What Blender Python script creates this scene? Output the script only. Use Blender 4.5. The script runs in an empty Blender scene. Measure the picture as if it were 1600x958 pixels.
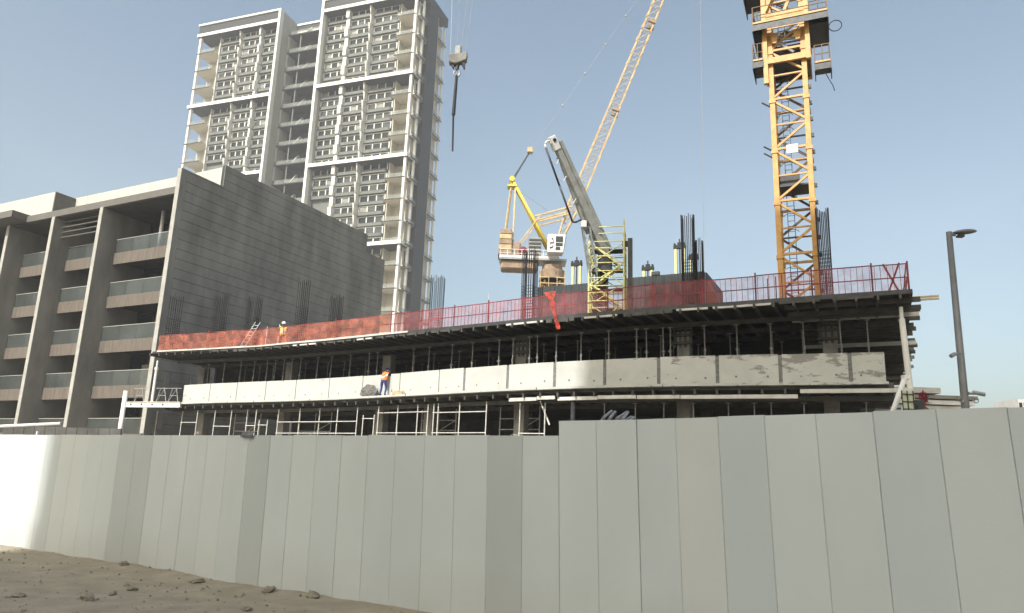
import bpy, bmesh, math, random
from mathutils import Vector, Matrix, noise
random.seed(11)
R = math.radians
S = bpy.context.scene
COL = S.collection

# ------------------------------------------------------------------ camera, sky, sun, exposure
PITCH, ROLL = R(13.0), R(2.05)
cam = bpy.data.objects.new('camera', bpy.data.cameras.new('camera')); COL.objects.link(cam)
fw = Vector((0, math.cos(PITCH), math.sin(PITCH))); up0 = Vector((0, -math.sin(PITCH), math.cos(PITCH))); rt0 = Vector((1, 0, 0))
rt = rt0*math.cos(ROLL) + up0*math.sin(ROLL); upv = up0*math.cos(ROLL) - rt0*math.sin(ROLL)
cam.matrix_world = Matrix(((rt.x, upv.x, -fw.x, 0), (rt.y, upv.y, -fw.y, 0), (rt.z, upv.z, -fw.z, 1.7), (0, 0, 0, 1)))
cam.data.sensor_width = 36; cam.data.lens = 36*1155/1600; cam.data.clip_end = 6000; cam.data.clip_start = .05
S.camera = cam
SUN_EL, SUN_AZ = R(42), R(180+31)            # azimuth measured clockwise from +Y
world = bpy.data.worlds.new('World'); S.world = world; world.use_nodes = True
wn = world.node_tree.nodes; wl = world.node_tree.links
sky = wn.new('ShaderNodeTexSky'); sky.sky_type = 'NISHITA'; sky.sun_disc = False
sky.sun_elevation = SUN_EL; sky.sun_rotation = SUN_AZ; sky.air_density = 1.0; sky.dust_density = 5.0; sky.ozone_density = 1.0; sky.altitude = 0
tint = wn.new('ShaderNodeMix'); tint.data_type = 'RGBA'; tint.blend_type = 'MULTIPLY'; tint.inputs[0].default_value = 1; tint.inputs[7].default_value = (.985, .985, .86, 1)   # dusty air takes the edge off the blue, evenly over the whole sky
wl.new(sky.outputs[0], tint.inputs[6]); wl.new(tint.outputs[2], wn['Background'].inputs[0]); wn['Background'].inputs[1].default_value = 0.15
sun = bpy.data.objects.new('sun', bpy.data.lights.new('sun', 'SUN')); COL.objects.link(sun)
sun.data.energy = 4.2; sun.data.angle = R(0.53); sun.data.color = (1, .965, .92)
sdir = Vector((math.sin(SUN_AZ)*math.cos(SUN_EL), math.cos(SUN_AZ)*math.cos(SUN_EL), math.sin(SUN_EL)))
sun.rotation_euler = sdir.to_track_quat('Z', 'Y').to_euler(); sun.location = (-40, -60, 90)
S.view_settings.view_transform = 'Standard'; S.view_settings.look = 'None'; S.view_settings.gamma = 1; S.view_settings.exposure = 0.68
S.view_settings.use_curve_mapping = False
S.cycles.max_bounces = 6; S.cycles.transparent_max_bounces = 16; S.cycles.volume_bounces = 0

# ------------------------------------------------------------------ helpers
class MB:
    def __init__(s): s.v = []; s.f = []
    def add(s, vs, fs):
        n = len(s.v); s.v += [tuple(v) for v in vs]; s.f += [tuple(i+n for i in f) for f in fs]; return s
    def hexa(s, p):                       # 8 points: bottom 4 ccw, top 4 ccw
        return s.add(p, [(3, 2, 1, 0), (4, 5, 6, 7), (0, 1, 5, 4), (1, 2, 6, 5), (2, 3, 7, 6), (3, 0, 4, 7)])
    def box(s, x0, x1, y0, y1, z0, z1, fr=None):
        p = [(x0, y0, z0), (x1, y0, z0), (x1, y1, z0), (x0, y1, z0), (x0, y0, z1), (x1, y0, z1), (x1, y1, z1), (x0, y1, z1)]
        if fr: p = [fr(*q) for q in p]
        return s.hexa(p)
    def bar(s, p, q, w, h=None):          # square section bar between two points
        p = Vector(p); q = Vector(q); d = (q-p)
        if d.length < 1e-6: return s
        d.normalize(); h = h or w
        u = d.cross(Vector((0, 0, 1)))
        if u.length < 1e-3: u = Vector((.893, -.451, 0))
        u.normalize(); v = u.cross(d)
        u = u*w/2; v = v*h/2
        return s.hexa([p-u-v, p+u-v, p+u+v, p-u+v, q-u-v, q+u-v, q+u+v, q-u+v])
    def tube(s, p, q, r, n=8, r2=None):
        p = Vector(p); q = Vector(q); d = (q-p).normalized(); r2 = r if r2 is None else r2
        u = d.cross(Vector((0, 0, 1)))
        if u.length < 1e-3: u = Vector((1, 0, 0))
        u.normalize(); v = u.cross(d)
        vs = []
        for k in range(n):
            a = 2*math.pi*k/n; e = u*math.cos(a)+v*math.sin(a); vs += [p+e*r, q+e*r2]
        fs = [(2*k, 2*k+1, (2*k+3) % (2*n), (2*k+2) % (2*n)) for k in range(n)]
        fs += [tuple(range(0, 2*n, 2)), tuple(range(2*n-1, 0, -2))]
        return s.add(vs, fs)
    def path(s, pts, r, n=6):
        for a, b in zip(pts, pts[1:]): s.tube(a, b, r, n)
        return s
    def prism(s, poly, z0, z1):           # extruded plan polygon (ccw)
        n = len(poly)
        vs = [(x, y, z0) for x, y in poly]+[(x, y, z1) for x, y in poly]
        return s.add(vs, [tuple(range(n-1, -1, -1)), tuple(range(n, 2*n))]+[(k, (k+1) % n, n+(k+1) % n, n+k) for k in range(n)])

def mesh_of(mb, name, off=(0, 0, 0)):
    me = bpy.data.meshes.new(name); ox, oy, oz = off
    me.from_pydata([(x-ox, y-oy, z-oz) for x, y, z in mb.v], [], mb.f); me.update()
    bm = bmesh.new(); bm.from_mesh(me); bmesh.ops.recalc_face_normals(bm, faces=bm.faces); bm.to_mesh(me); bm.free()
    return me
ORG = {}
def root_of(o):
    while o.parent: o = o.parent
    return o
def tag(o, label=None, cat=None, group=None, kind=None):
    if label: o['label'] = label
    if cat: o['category'] = cat
    if group: o['group'] = group
    if kind: o['kind'] = kind
    return o
def thing(name, loc, label, cat, group=None):
    o = bpy.data.objects.new(name, None); o.empty_display_size = .3; o.location = loc; COL.objects.link(o)
    ORG[o] = tuple(loc); return tag(o, label, cat, group)
def obj(name, mb, mat, parent=None, bevel=0, smooth=False):
    if parent is not None: off = ORG[root_of(parent)]
    else:
        xs = [v[0] for v in mb.v]; ys = [v[1] for v in mb.v]; zs = [v[2] for v in mb.v]
        off = ((min(xs)+max(xs))/2, (min(ys)+max(ys))/2, min(zs))
    me = mesh_of(mb, name, off); me.materials.append(mat)
    if smooth:
        for p in me.polygons: p.use_smooth = True
    o = bpy.data.objects.new(name, me); COL.objects.link(o)
    if parent is not None: o.parent = parent
    else: o.location = off; ORG[o] = off
    if bevel:
        m = o.modifiers.new('bevel', 'BEVEL'); m.width = bevel; m.segments = 1; m.limit_method = 'ANGLE'
    return o
def inst(name, me, loc, rotz=0, parent=None, rot=None, scale=None):   # object that shares mesh data, placed at a world point
    o = bpy.data.objects.new(name, me); COL.objects.link(o)
    if parent is not None:
        o.parent = parent; o.location = Vector(loc)-Vector(ORG[root_of(parent)])
    else: o.location = loc; ORG[o] = tuple(loc)
    o.rotation_euler = rot or (0, 0, rotz)
    if scale: o.scale = scale
    return o
def frame(ox, oy, ang):                   # local (a,b,z): a runs left along the frontage, b runs inward; ang = turn of the inward axis from +Y to +X
    ci, si = math.cos(ang), math.sin(ang)
    def f(a, b, z): return (ox - ci*a + si*b, oy + si*a + ci*b, z)
    return f

def mat(name, col, rough=.8, var=.12, scale=3., bump=0., metal=0., spec=.3, streak=None, detail=4., col2=None, mixlo=.35, mixhi=.7, bscale=None):
    m = bpy.data.materials.new(name); m.use_nodes = True; nt = m.node_tree; n = nt.nodes; l = nt.links
    b = n['Principled BSDF']; b.inputs['Roughness'].default_value = rough; b.inputs['Metallic'].default_value = metal
    b.inputs['Specular IOR Level'].default_value = spec
    tc = n.new('ShaderNodeTexCoord'); geo = n.new('ShaderNodeNewGeometry')
    mp = n.new('ShaderNodeMapping'); l.new(geo.outputs['Position'], mp.inputs[0])
    if streak: mp.inputs['Scale'].default_value = streak
    nz = n.new('ShaderNodeTexNoise'); nz.inputs['Scale'].default_value = scale; nz.inputs['Detail'].default_value = detail; nz.inputs['Roughness'].default_value = .6
    l.new(mp.outputs[0], nz.inputs['Vector'])
    mr = n.new('ShaderNodeMapRange'); mr.inputs[1].default_value = mixlo; mr.inputs[2].default_value = mixhi
    l.new(nz.outputs['Fac'], mr.inputs[0])
    mx = n.new('ShaderNodeMix'); mx.data_type = 'RGBA'
    c2 = col2 or tuple(c*(1-2*var) for c in col)
    c1 = col if col2 else tuple(min(1, c*(1+var)) for c in col)
    mx.inputs[6].default_value = (*c1, 1); mx.inputs[7].default_value = (*c2, 1)
    l.new(mr.outputs[0], mx.inputs[0]); l.new(mx.outputs[2], b.inputs['Base Color'])
    if bump:
        nb = n.new('ShaderNodeTexNoise'); nb.inputs['Scale'].default_value = bscale or scale*6; nb.inputs['Detail'].default_value = 5
        l.new(geo.outputs['Position'], nb.inputs['Vector'])
        bp = n.new('ShaderNodeBump'); bp.inputs['Strength'].default_value = bump; bp.inputs['Distance'].default_value = .02
        l.new(nb.outputs['Fac'], bp.inputs['Height']); l.new(bp.outputs[0], b.inputs['Normal'])
    return m
def glass(name, col, rough=.05, alpha=1., spec=.6):
    m = mat(name, col, rough, .15, .4, spec=spec); b = m.node_tree.nodes['Principled BSDF']; b.inputs['Alpha'].default_value = alpha
    return m
def net_mat(name, col, cover, nscale, amp, grid=None):
    """thin woven net: noise-folded cover over a see-through cloth"""
    m = mat(name, col, .8, .25, 2.0); nt = m.node_tree; n = nt.nodes; l = nt.links; b = n['Principled BSDF']
    geo = n.new('ShaderNodeNewGeometry'); nz = n.new('ShaderNodeTexNoise'); nz.inputs['Scale'].default_value = nscale; nz.inputs['Detail'].default_value = 3
    l.new(geo.outputs['Position'], nz.inputs['Vector'])
    mr = n.new('ShaderNodeMapRange'); mr.inputs[1].default_value = .3; mr.inputs[2].default_value = .7; mr.inputs[3].default_value = cover-amp; mr.inputs[4].default_value = cover+amp
    l.new(nz.outputs['Fac'], mr.inputs[0]); l.new(mr.outputs[0], b.inputs['Alpha'])
    return m

M = dict(
    sand=mat('sand', (.305, .272, .212), (.95), .1, 2.2, .3, spec=.1, detail=10, bscale=24),
    rock=mat('rock', (.25, .226, .182), .95, .15, 9, .5, spec=.1),
    stone=mat('stone_cladding', (.205, .203, .19), .75, .17, .5, .15, spec=.25, streak=(1, 1, .35)),
    stone_edge=mat('pale_edge_cladding', (.3, .3, .28), .6, .08, 1.5),
    stone_brown=mat('brown_balcony_cladding', (.115, .1, .086), .7, .15, 3, streak=(2.5, 2.5, .2)),
    roof_pale=mat('pale_roof_panel', (.42, .41, .37), .6, .06, 1.2, streak=(3, 3, .2)),
    fascia=mat('grey_fascia', (.11, .106, .098), .6, .08, 2),
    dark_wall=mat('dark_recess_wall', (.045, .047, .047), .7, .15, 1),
    bglass=glass('dark_window_glass', (.02, .027, .03), .06),
    rail_glass=glass('balcony_glass', (.075, .088, .085), .1, .5),
    t_rail_glass=glass('pale_balustrade_glass', (.24, .27, .25), .15, .33),
    white_paint=mat('white_wall_paint', (.62, .62, .58), .6, .04, .7),
    cream_wall=mat('cream_balcony_wall', (.5, .475, .4), .7, .06, .3),
    t_grey=mat('tower_grey_balustrade', (.108, .118, .108), .6, .1, .5),
    t_concrete=mat('tower_flank_concrete', (.33, .33, .3), .8, .06, .3),
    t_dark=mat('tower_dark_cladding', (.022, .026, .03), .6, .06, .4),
    t_glass=glass('tower_window_glass', (.014, .018, .02), .25, 1., .18),
    t_curtain=glass('tower_curtained_glass', (.055, .062, .06), .3, 1., .2),
    t_blind=glass('tower_drawn_blind', (.22, .22, .2), .4, 1., .2),
    metal_grey=mat('galvanised_steel', (.3, .31, .31), .45, .15, 4, metal=.5),
    prop=mat('prop_steel', (.22, .22, .21), .55, .2, 5, metal=.15),
    scaff=mat('scaffold_tube', (.5, .5, .48), .45, .12, 6, metal=.2),
    rebar=mat('rusty_rebar', (.03, .03, .033), .8, .3, 6, metal=.1),
    concrete=mat('grey_concrete', (.2, .197, .185), .9, .18, 1.2, .3),
    concrete_dk=mat('darkened_concrete', (.085, .085, .082), .9, .2, 1.2, .3),  # darker copy of the grey concrete, interior shade put into the colour
    mortar=mat('mortar_joint', (.15, .157, .152), .95, .2, 8, .6),
    ply=mat('formwork_plywood', (.04, .038, .035), .8, .25, .9),
    beam=mat('formwork_beam', (.06, .058, .053), .7, .2, 2),
    beam_white=mat('aluminium_beam', (.45, .45, .43), .5, .1, 2),
    black=mat('black_rubber', (.015, .016, .018), .6, .1, 3),
    dark_steel=mat('dark_steel', (.05, .053, .056), .5, .15, 4, metal=.4),
    core=mat('dark_corrugated_panel', (.058, .066, .07), .6, .12, 1.2, streak=(4, 4, .3)),
    brown_ply=mat('brown_ply_panel', (.14, .085, .065), .8, .15, 3),
    orange=mat('orange_crane_paint', (.47, .265, .08), .5, .12, 2.5, spec=.4),
    orange_in=mat('shaded_brown_crane_paint', (.13, .082, .035), .6, .15, 2.5),  # orange darkened for the inner mast faces, their shade is in the colour
    yellow=mat('yellow_crane_paint', (.58, .44, .07), .45, .08, 1),
    jib=mat('faded_jib_paint', (.44, .335, .185), .6, .15, 1.5),
    lime=mat('pale_yellow_scaffold_paint', (.58, .56, .25), .55, .12, 3),
    white_metal=mat('white_coated_metal', (.58, .58, .57), .4, .05, 2),
    boom=mat('grey_boom_paint', (.25, .26, .25), .5, .12, 2.5),
    red=mat('red_guardrail_paint', (.17, .028, .035), .6, .2, 3),
    net_o=net_mat('orange_red_net', (.42, .135, .09), .42, 1.6, .2),
    net_p=net_mat('red_mesh_sheet', (.34, .1, .11), .3, 2.2, .1),
    net_v=net_mat('vivid_orange_net', (.45, .06, .035), .6, 5, .2),
    lamp=mat('lamp_post_grey', (.17, .175, .175), .5, .08, 3, metal=.3),
    brown_cwt=mat('weathered_counterweight', (.27, .2, .14), .8, .15, 1.5),
    skin=mat('skin', (.18, .1, .07), .6, .05, 5),
    vest_o=mat('orange_vest', (.62, .17, .045), .7, .08, 6), vest_y=mat('yellow_vest', (.7, .68, .12), .7, .08, 6),
    strip=mat('reflective_strip', (.7, .69, .62), .4, .05, 8),
    trous=mat('blue_trousers', (.035, .05, .2), .8, .15, 6), navy=mat('dark_navy_shirt', (.02, .025, .045), .8, .15, 6),
    hat_b=mat('blue_helmet', (.06, .1, .25), .35, .03, 5), hat_w=mat('white_helmet', (.75, .75, .75), .35, .03, 5),
    wood=mat('raw_timber', (.42, .33, .19), .8, .15, 4), net_grey=mat('grey_bag_cloth', (.13, .13, .125), .9, .35, 9, .8),
    green=mat('pale_green_panel', (.42, .46, .34), .6, .12, 4), ink=mat('printed_ink', (.03, .03, .03), .6, 0, 3), far_wall=mat('far_building_wall', (.4, .4, .4), .8, .08, 1),
)

# ------------------------------------------------------------------ ground: one sheet out to the horizon
def graded(lo, hi, d0, d1, far, grow=1.5):
    out = []; x = lo
    while x < hi: out.append(x); x += d0
    out.append(hi); step = d0*2; x = hi; 
    while x < far: x += step; out.append(x); step *= grow
    step = d0*2; x = lo; left = []
    while x > -far: x -= step; left.append(x); step *= grow
    return left[::-1]+out
FENCE = [(-16.2, 19.42), (-10.35, 15.74), (-4.4, 12.0), (.66, 8.8), (1.48, 8.2), (2.24, 7.45), (2.93, 6.76), (3.59, 6.12), (4.3, 5.5), (6.2, 3.9)]
def fence_y(x):
    for (x0, y0), (x1, y1) in zip(FENCE, FENCE[1:]):
        if x0 <= x <= x1: return y0+(y1-y0)*(x-x0)/(x1-x0)
    return 19 if x < -16 else 3.9
def ground_z(x, y):
    if not (-22 < x < 12 and -2 < y < 24): return 0.
    d = fence_y(x)-y
    z = .06*noise.noise(Vector((x*.35, y*.35, 1)))+.022*noise.noise(Vector((x*1.3, y*1.3, 4)))+.012*noise.noise(Vector((x*4.1, y*4.1, 7)))
    z += .07*math.exp(-(d/.4)**2)*(.55+.8*noise.noise(Vector((x*1.1, 0, 3))))
    fade = min(1, (x+22)/5, (12-x)/5, (y+2)/3, (24-y)/4)
    return z*max(0, fade)
gx = graded(-15, 2, .14, .14, 4500); gy = graded(7, 18, .14, .14, 4500)
mb = MB(); nx = len(gx)
mb.v = [(x, y, ground_z(x, y)) for y in gy for x in gx]
mb.f = [(j*nx+i, j*nx+i+1, (j+1)*nx+i+1, (j+1)*nx+i) for j in range(len(gy)-1) for i in range(nx-1)]
me = bpy.data.meshes.new('ground'); me.from_pydata(mb.v, [], mb.f); me.materials.append(M['sand'])
for p in me.polygons: p.use_smooth = True
g = bpy.data.objects.new('ground', me); COL.objects.link(g); tag(g, 'sandy bare ground in front of the hoarding', kind='structure')

def rock_mesh(name, seed, m, flat=.6):
    bm = bmesh.new(); bmesh.ops.create_icosphere(bm, subdivisions=2, radius=1); rs = random.Random(seed)
    o = Vector((rs.random()*50, rs.random()*50, 0))
    for v in bm.verts:
        v.co *= 1+.55*noise.noise(v.co*1.3+o)+.35*noise.noise(v.co*3+o); v.co.z *= flat
    me = bpy.data.meshes.new(name); bm.to_mesh(me); bm.free(); me.materials.append(m); return me
RM = [rock_mesh('stone', k, M['rock'], .45+.2*(k % 3)) for k in range(4)]
rocks = [(-7.95, 14.4, .13, 'knobbly brown rock against the foot of the hoarding, leftmost'), (-3.25, 10.98, .11, 'long low lump of rubble at the hoarding foot near the middle'),
         (-2.55, 10.6, .1, 'fist sized stone where the hoarding leaves the sand'), (-4.55, 11.75, .1, 'flat chip of rubble just off the hoarding foot'),
         (-6.3, 13.0, .1, 'thin pale stone lying below the dark stained hoarding panel'),
         (-5.15, 10.95, .07, 'small dark pebble pair, the one nearer the hoarding'), (-5.2, 10.55, .06, 'small dark pebble pair, the one nearer the viewer'),
         (-6.2, 10.15, .09, 'pale angular stone in the middle of the open sand'), (-7.1, 10.35, .07, 'little round stone between broken brick and pale stone'),
         (-5.3, 10.1, .12, 'flat grey slab chip on the sand in the lower middle'), (-9.2, 11.6, .1, 'brown stone behind the broken brick at the left'),
         (-3.1, 9.65, .08, 'lone stone on the sand near the bottom edge')]
for k, (x, y, r, lab) in enumerate(rocks):
    o = inst('stone', RM[k % 4], (x, y, ground_z(x, y)+r*.2), k*1.3, scale=(r*1.05, r*.75, r*.8)); tag(o, lab, 'stone', 'loose stones on the sand')
mb = MB(); mb.box(-.21, .21, -.06, .06, 0, .09)
o = obj('broken_brick', mb, M['rock'], bevel=.012); o.location = (-8.15, 10.55, ground_z(-8.15, 10.55)-.01); o.rotation_euler = (.1, .12, .35)
tag(o, 'broken brown brick lying on the sand at lower left', 'brick')
# a scatter of grit nobody could count
mb = MB()
for k in range(1800):
    x = random.uniform(-12.5, -.3); y = random.uniform(7.6, 15.5)
    if y > fence_y(x)-.05: continue
    r = random.choice((.006, .008, .012, .016, .03)) * random.uniform(.7, 1.3); z = ground_z(x, y)
    a = random.random()*6
    mb.add([(x+r*math.cos(a), y+r*math.sin(a), z), (x+r*math.cos(a+2), y+r*math.sin(a+2), z), (x+r*math.cos(a+4), y+r*math.sin(a+4), z), (x, y, z+r*.9)], [(0, 1, 3), (1, 2, 3), (2, 0, 3)])
o = obj('grit', mb, M['rock']); tag(o, 'fine grit and pebbles scattered on the sand', 'grit', kind='stuff')

# ------------------------------------------------------------------ site hoarding: half metre sandwich panels
def panel_mat(name, c):
    m = mat(name, c, .42, .035, .9, .0, spec=.35, streak=(.7, .7, .35)); nt = m.node_tree; n = nt.nodes; l = nt.links; b = n['Principled BSDF']
    geo = n.new('ShaderNodeNewGeometry')
    nz = n.new('ShaderNodeTexNoise'); nz.inputs['Scale'].default_value = 55; nz.inputs['Detail'].default_value = 3; l.new(geo.outputs['Position'], nz.inputs['Vector'])
    n2 = n.new('ShaderNodeTexNoise'); n2.inputs['Scale'].default_value = 1.1; n2.inputs['Detail'].default_value = 2; l.new(geo.outputs['Position'], n2.inputs['Vector'])
    ma = n.new('ShaderNodeMath'); ma.operation = 'MULTIPLY_ADD'; l.new(n2.outputs['Fac'], ma.inputs[0]); ma.inputs[1].default_value = 6; l.new(nz.outputs['Fac'], ma.inputs[2])
    base = b.inputs['Base Color'].links[0].from_socket
    mp = n.new('ShaderNodeMapping'); mp.inputs['Scale'].default_value = (1, 1, .22); l.new(geo.outputs['Position'], mp.inputs[0])
    n3 = n.new('ShaderNodeTexNoise'); n3.inputs['Scale'].default_value = 9; n3.inputs['Detail'].default_value = 4; l.new(mp.outputs[0], n3.inputs['Vector'])
    r3 = n.new('ShaderNodeMapRange'); r3.inputs[1].default_value = .755; r3.inputs[2].default_value = .79; r3.inputs[4].default_value = .7; l.new(n3.outputs['Fac'], r3.inputs[0])
    m3 = n.new('ShaderNodeMix'); m3.data_type = 'RGBA'; m3.inputs[7].default_value = (.13, .12, .1, 1); l.new(r3.outputs[0], m3.inputs[0]); l.new(base, m3.inputs[6])
    # dust splashed up the foot of the panels
    sp = n.new('ShaderNodeSeparateXYZ'); l.new(geo.outputs['Position'], sp.inputs[0]); r4 = n.new('ShaderNodeMapRange'); r4.inputs[1].default_value = .0; r4.inputs[2].default_value = .7; r4.inputs[3].default_value = .45; r4.inputs[4].default_value = 0; l.new(sp.outputs[2], r4.inputs[0])
    mm = n.new('ShaderNodeMath'); mm.operation = 'MULTIPLY'; l.new(r4.outputs[0], mm.inputs[0]); l.new(n2.outputs['Fac'], mm.inputs[1])
    m4 = n.new('ShaderNodeMix'); m4.data_type = 'RGBA'; m4.inputs[7].default_value = (.33, .285, .225, 1); l.new(mm.outputs[0], m4.inputs[0]); l.new(m3.outputs[2], m4.inputs[6]); l.new(m4.outputs[2], b.inputs['Base Color'])
    bp = n.new('ShaderNodeBump'); bp.inputs['Strength'].default_value = .25; bp.inputs['Distance'].default_value = .004
    l.new(ma.outputs[0], bp.inputs['Height']); l.new(bp.outputs[0], b.inputs['Normal'])
    return m
PM = [panel_mat('hoarding_panel_grey', (.495, .535, .54)), panel_mat('hoarding_panel_light', (.515, .555, .555)), panel_mat('hoarding_panel_cool', (.465, .51, .515)),
      panel_mat('hoarding_panel_dark', (.41, .445, .445)), panel_mat('hoarding_panel_warm', (.51, .535, .53))]
M['panel_edge'] = mat('panel_joint_shadow_seal', (.2, .2, .19), .8, .1, 3)
LEAN = -.03
PANEL_ME = {}
def panel_mesh(mi, h):
    k = (mi, h)
    if k not in PANEL_ME:
        mb = MB(); w = .25-.0012; t = .05; d = .006
        pr = [(-w, t), (-w, d), (-w+.006, 0), (w-.006, 0), (w, d), (w, t)]
        n = len(pr); vs = [(x, y, -.06) for x, y in pr]+[(x+LEAN*(h+.06), y, h) for x, y in pr]
        mb.add(vs, [tuple(range(n-1, -1, -1)), tuple(range(n, 2*n))]+[(i, (i+1) % n, n+(i+1) % n, n+i) for i in range(n)])
        me = mesh_of(mb, 'panel'); me.materials.append(PM[mi]); PANEL_ME[k] = me
    return PANEL_ME[k]
def fence_run(root, pts, n, height, tones, start_tone=0):
    # walk the polyline in .5 m steps
    L = [0]
    for a, b in zip(pts, pts[1:]): L.append(L[-1]+math.hypot(b[0]-a[0], b[1]-a[1]))
    def at(s):
        for i in range(len(pts)-1):
            if s <= L[i+1] or i == len(pts)-2:
                k = (s-L[i])/(L[i+1]-L[i]); return Vector((pts[i][0]+(pts[i+1][0]-pts[i][0])*k, pts[i][1]+(pts[i+1][1]-pts[i][1])*k, 0))
    for i in range(n):
        p, q = at(i*.5), at(i*.5+.5); c = (p+q)/2; d = q-p
        tone = tones.get(i, None)
        if tone is None: tone = random.choices((0, 1, 2, 4), (5, 3, 1.2, 1))[0]
        o = inst('panel', panel_mesh(tone, height), (c.x, c.y, random.uniform(-.006, .006)), math.atan2(d.y, d.x)+random.uniform(-.012, .012), root)
    mb = MB()
    for i in range(0, n+1, 5):
        p = at(min(i*.5, L[-1])); nrm = Vector((.53, .85, 0)); mb.tube(p+nrm*.3, p+nrm*.3+Vector((0, 0, height-.15)), .03, 8)
    for z in (.5, height-.4):
        for i in range(n): mb.bar(at(i*.5)+Vector((.08, .13, z)), at(i*.5+.5)+Vector((.08, .13, z)), .05)
    obj('back_frame', mb, M['metal_grey'], root)
lo_pts = [(.66-.8455*16.5, 8.8+.534*16.5), (.66, 8.8)]
fl = thing('hoarding_fence', (-6, 13, 0), 'lower left run of pale grey vertical panel hoarding', 'fence', 'site hoarding runs')
fence_run(fl, lo_pts, 33, 2.2, {15: 3, 16: 3, 22: 3, 23: 0, 24: 1, 25: 0, 26: 1, 27: 0, 28: 0, 29: 1, 30: 1, 31: 3, 32: 0, 14: 0, 13: 0, 12: 1, 17: 0, 18: 0})
hi_pts = [(.66, 8.8), (1.48, 8.22), (2.24, 7.45), (2.93, 6.76), (3.59, 6.13), (4.3, 5.48), (6.4, 3.6)]
fr2 = thing('hoarding_fence', (2.9, 6.9, 0), 'taller right run of pale grey hoarding panels nearest the viewer', 'fence', 'site hoarding runs')
fence_run(fr2, hi_pts, 14, 2.37, {0: 1, 1: 1, 2: 0, 3: 4, 4: 2, 5: 1, 6: 0, 7: 2, 8: 0, 9: 2, 10: 0})

# ------------------------------------------------------------------ left building (stone end wall, balcony front)
LB = frame(-28.04, 58.0, R(26.8))
lb = thing('balcony_building', LB(14, 12, 0), 'grey stone clad low block with deep balconies and blank end wall', 'building')
FINS = [0, 9.73, 16.6, 23.6, 30.7, 37.8]; ZB = [18.93, 14.92, 10.93, 7.0, 3.0]
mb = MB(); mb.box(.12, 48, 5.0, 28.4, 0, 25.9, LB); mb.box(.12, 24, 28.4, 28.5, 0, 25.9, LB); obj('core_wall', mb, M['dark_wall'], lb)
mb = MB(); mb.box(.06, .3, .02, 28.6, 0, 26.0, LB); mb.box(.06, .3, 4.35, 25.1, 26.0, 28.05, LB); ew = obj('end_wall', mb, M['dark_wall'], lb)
z = 4.0; k = 0
while z < 28:
    h = .84; z1 = z+h-.035
    if z1 <= 26.05:
        mb = MB(); mb.box(-.02-.006*(k % 2), .06, .55, 28.6, z, z1, LB); obj('stone_course', mb, M['stone'], ew)
    else:
        z1 = min(z1, 28.05); mb = MB()
        if z < 25.9: mb.box(-.02, .06, .55, 28.6, z, 26.0, LB); mb.box(-.02, .06, 4.36, 25.08, 26.0, z1, LB)
        else: mb.box(-.02, .06, 4.36, 25.08, z, z1, LB)
        obj('stone_course', mb, M['stone'], ew)
    z += h; k += 1
mb = MB(); mb.box(-.035, .06, 0, .53, 0, 26.0, LB); obj('corner_margin', mb, M['stone'], ew)
for i, a in enumerate(FINS):
    top = 26.0 if i == 0 else 23.8; w = .22
    a0, a1 = (.3, .42) if i == 0 else (a-w, a+w)
    mb = MB(); mb.box(a0, a1, 0, 4.9, 0, top-.003, LB); f = obj('fin_wall', mb, M['stone'], lb)
    mb = MB(); mb.box(-.04 if i == 0 else a-w, a1, -.07, -.002, 0 if i else 4, top, LB); obj('edge_strip', mb, M['stone_edge'], f)
# roof
mb = MB(); mb.box(.3, 20.9, -.02, 5.0, 23.8, 24.42, LB); rf = obj('roof', mb, M['fascia'], lb)
mb = MB(); mb.box(.45, 46, .25, 4.98, 23.72, 23.797, LB); obj('shade_soffit', mb, M['dark_wall'], rf)  # dark sheet added under the roof, underside shade put into its colour
mb = MB(); mb.box(20.9, 46, -1.4, 5.0, 23.95, 24.6, LB); obj('fascia', mb, M['fascia'], rf)
a = .3; k = 0
while a < 46:
    a2 = 21.0 if a < 20.9 < a+2.35 else min(a+2.35, 46); b0 = 4.3 if a < 20.99 else 2.2
    mb = MB(); mb.box(a+.012, a2-.012, b0, b0+.12, 24.42 if a < 20.99 else 24.6, 27.85+(0 if a < 20.99 else -.1), LB); obj('parapet_panel', mb, M['roof_pale'], rf); a = a2
mb = MB(); mb.box(.3, 46, 4.5, 5.2, 24.0, 27.7, LB); mb.box(20.85, 21.0, 2.2, 4.5, 24.6, 27.75, LB); obj('parapet_back', mb, M['fascia'], rf)
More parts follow.
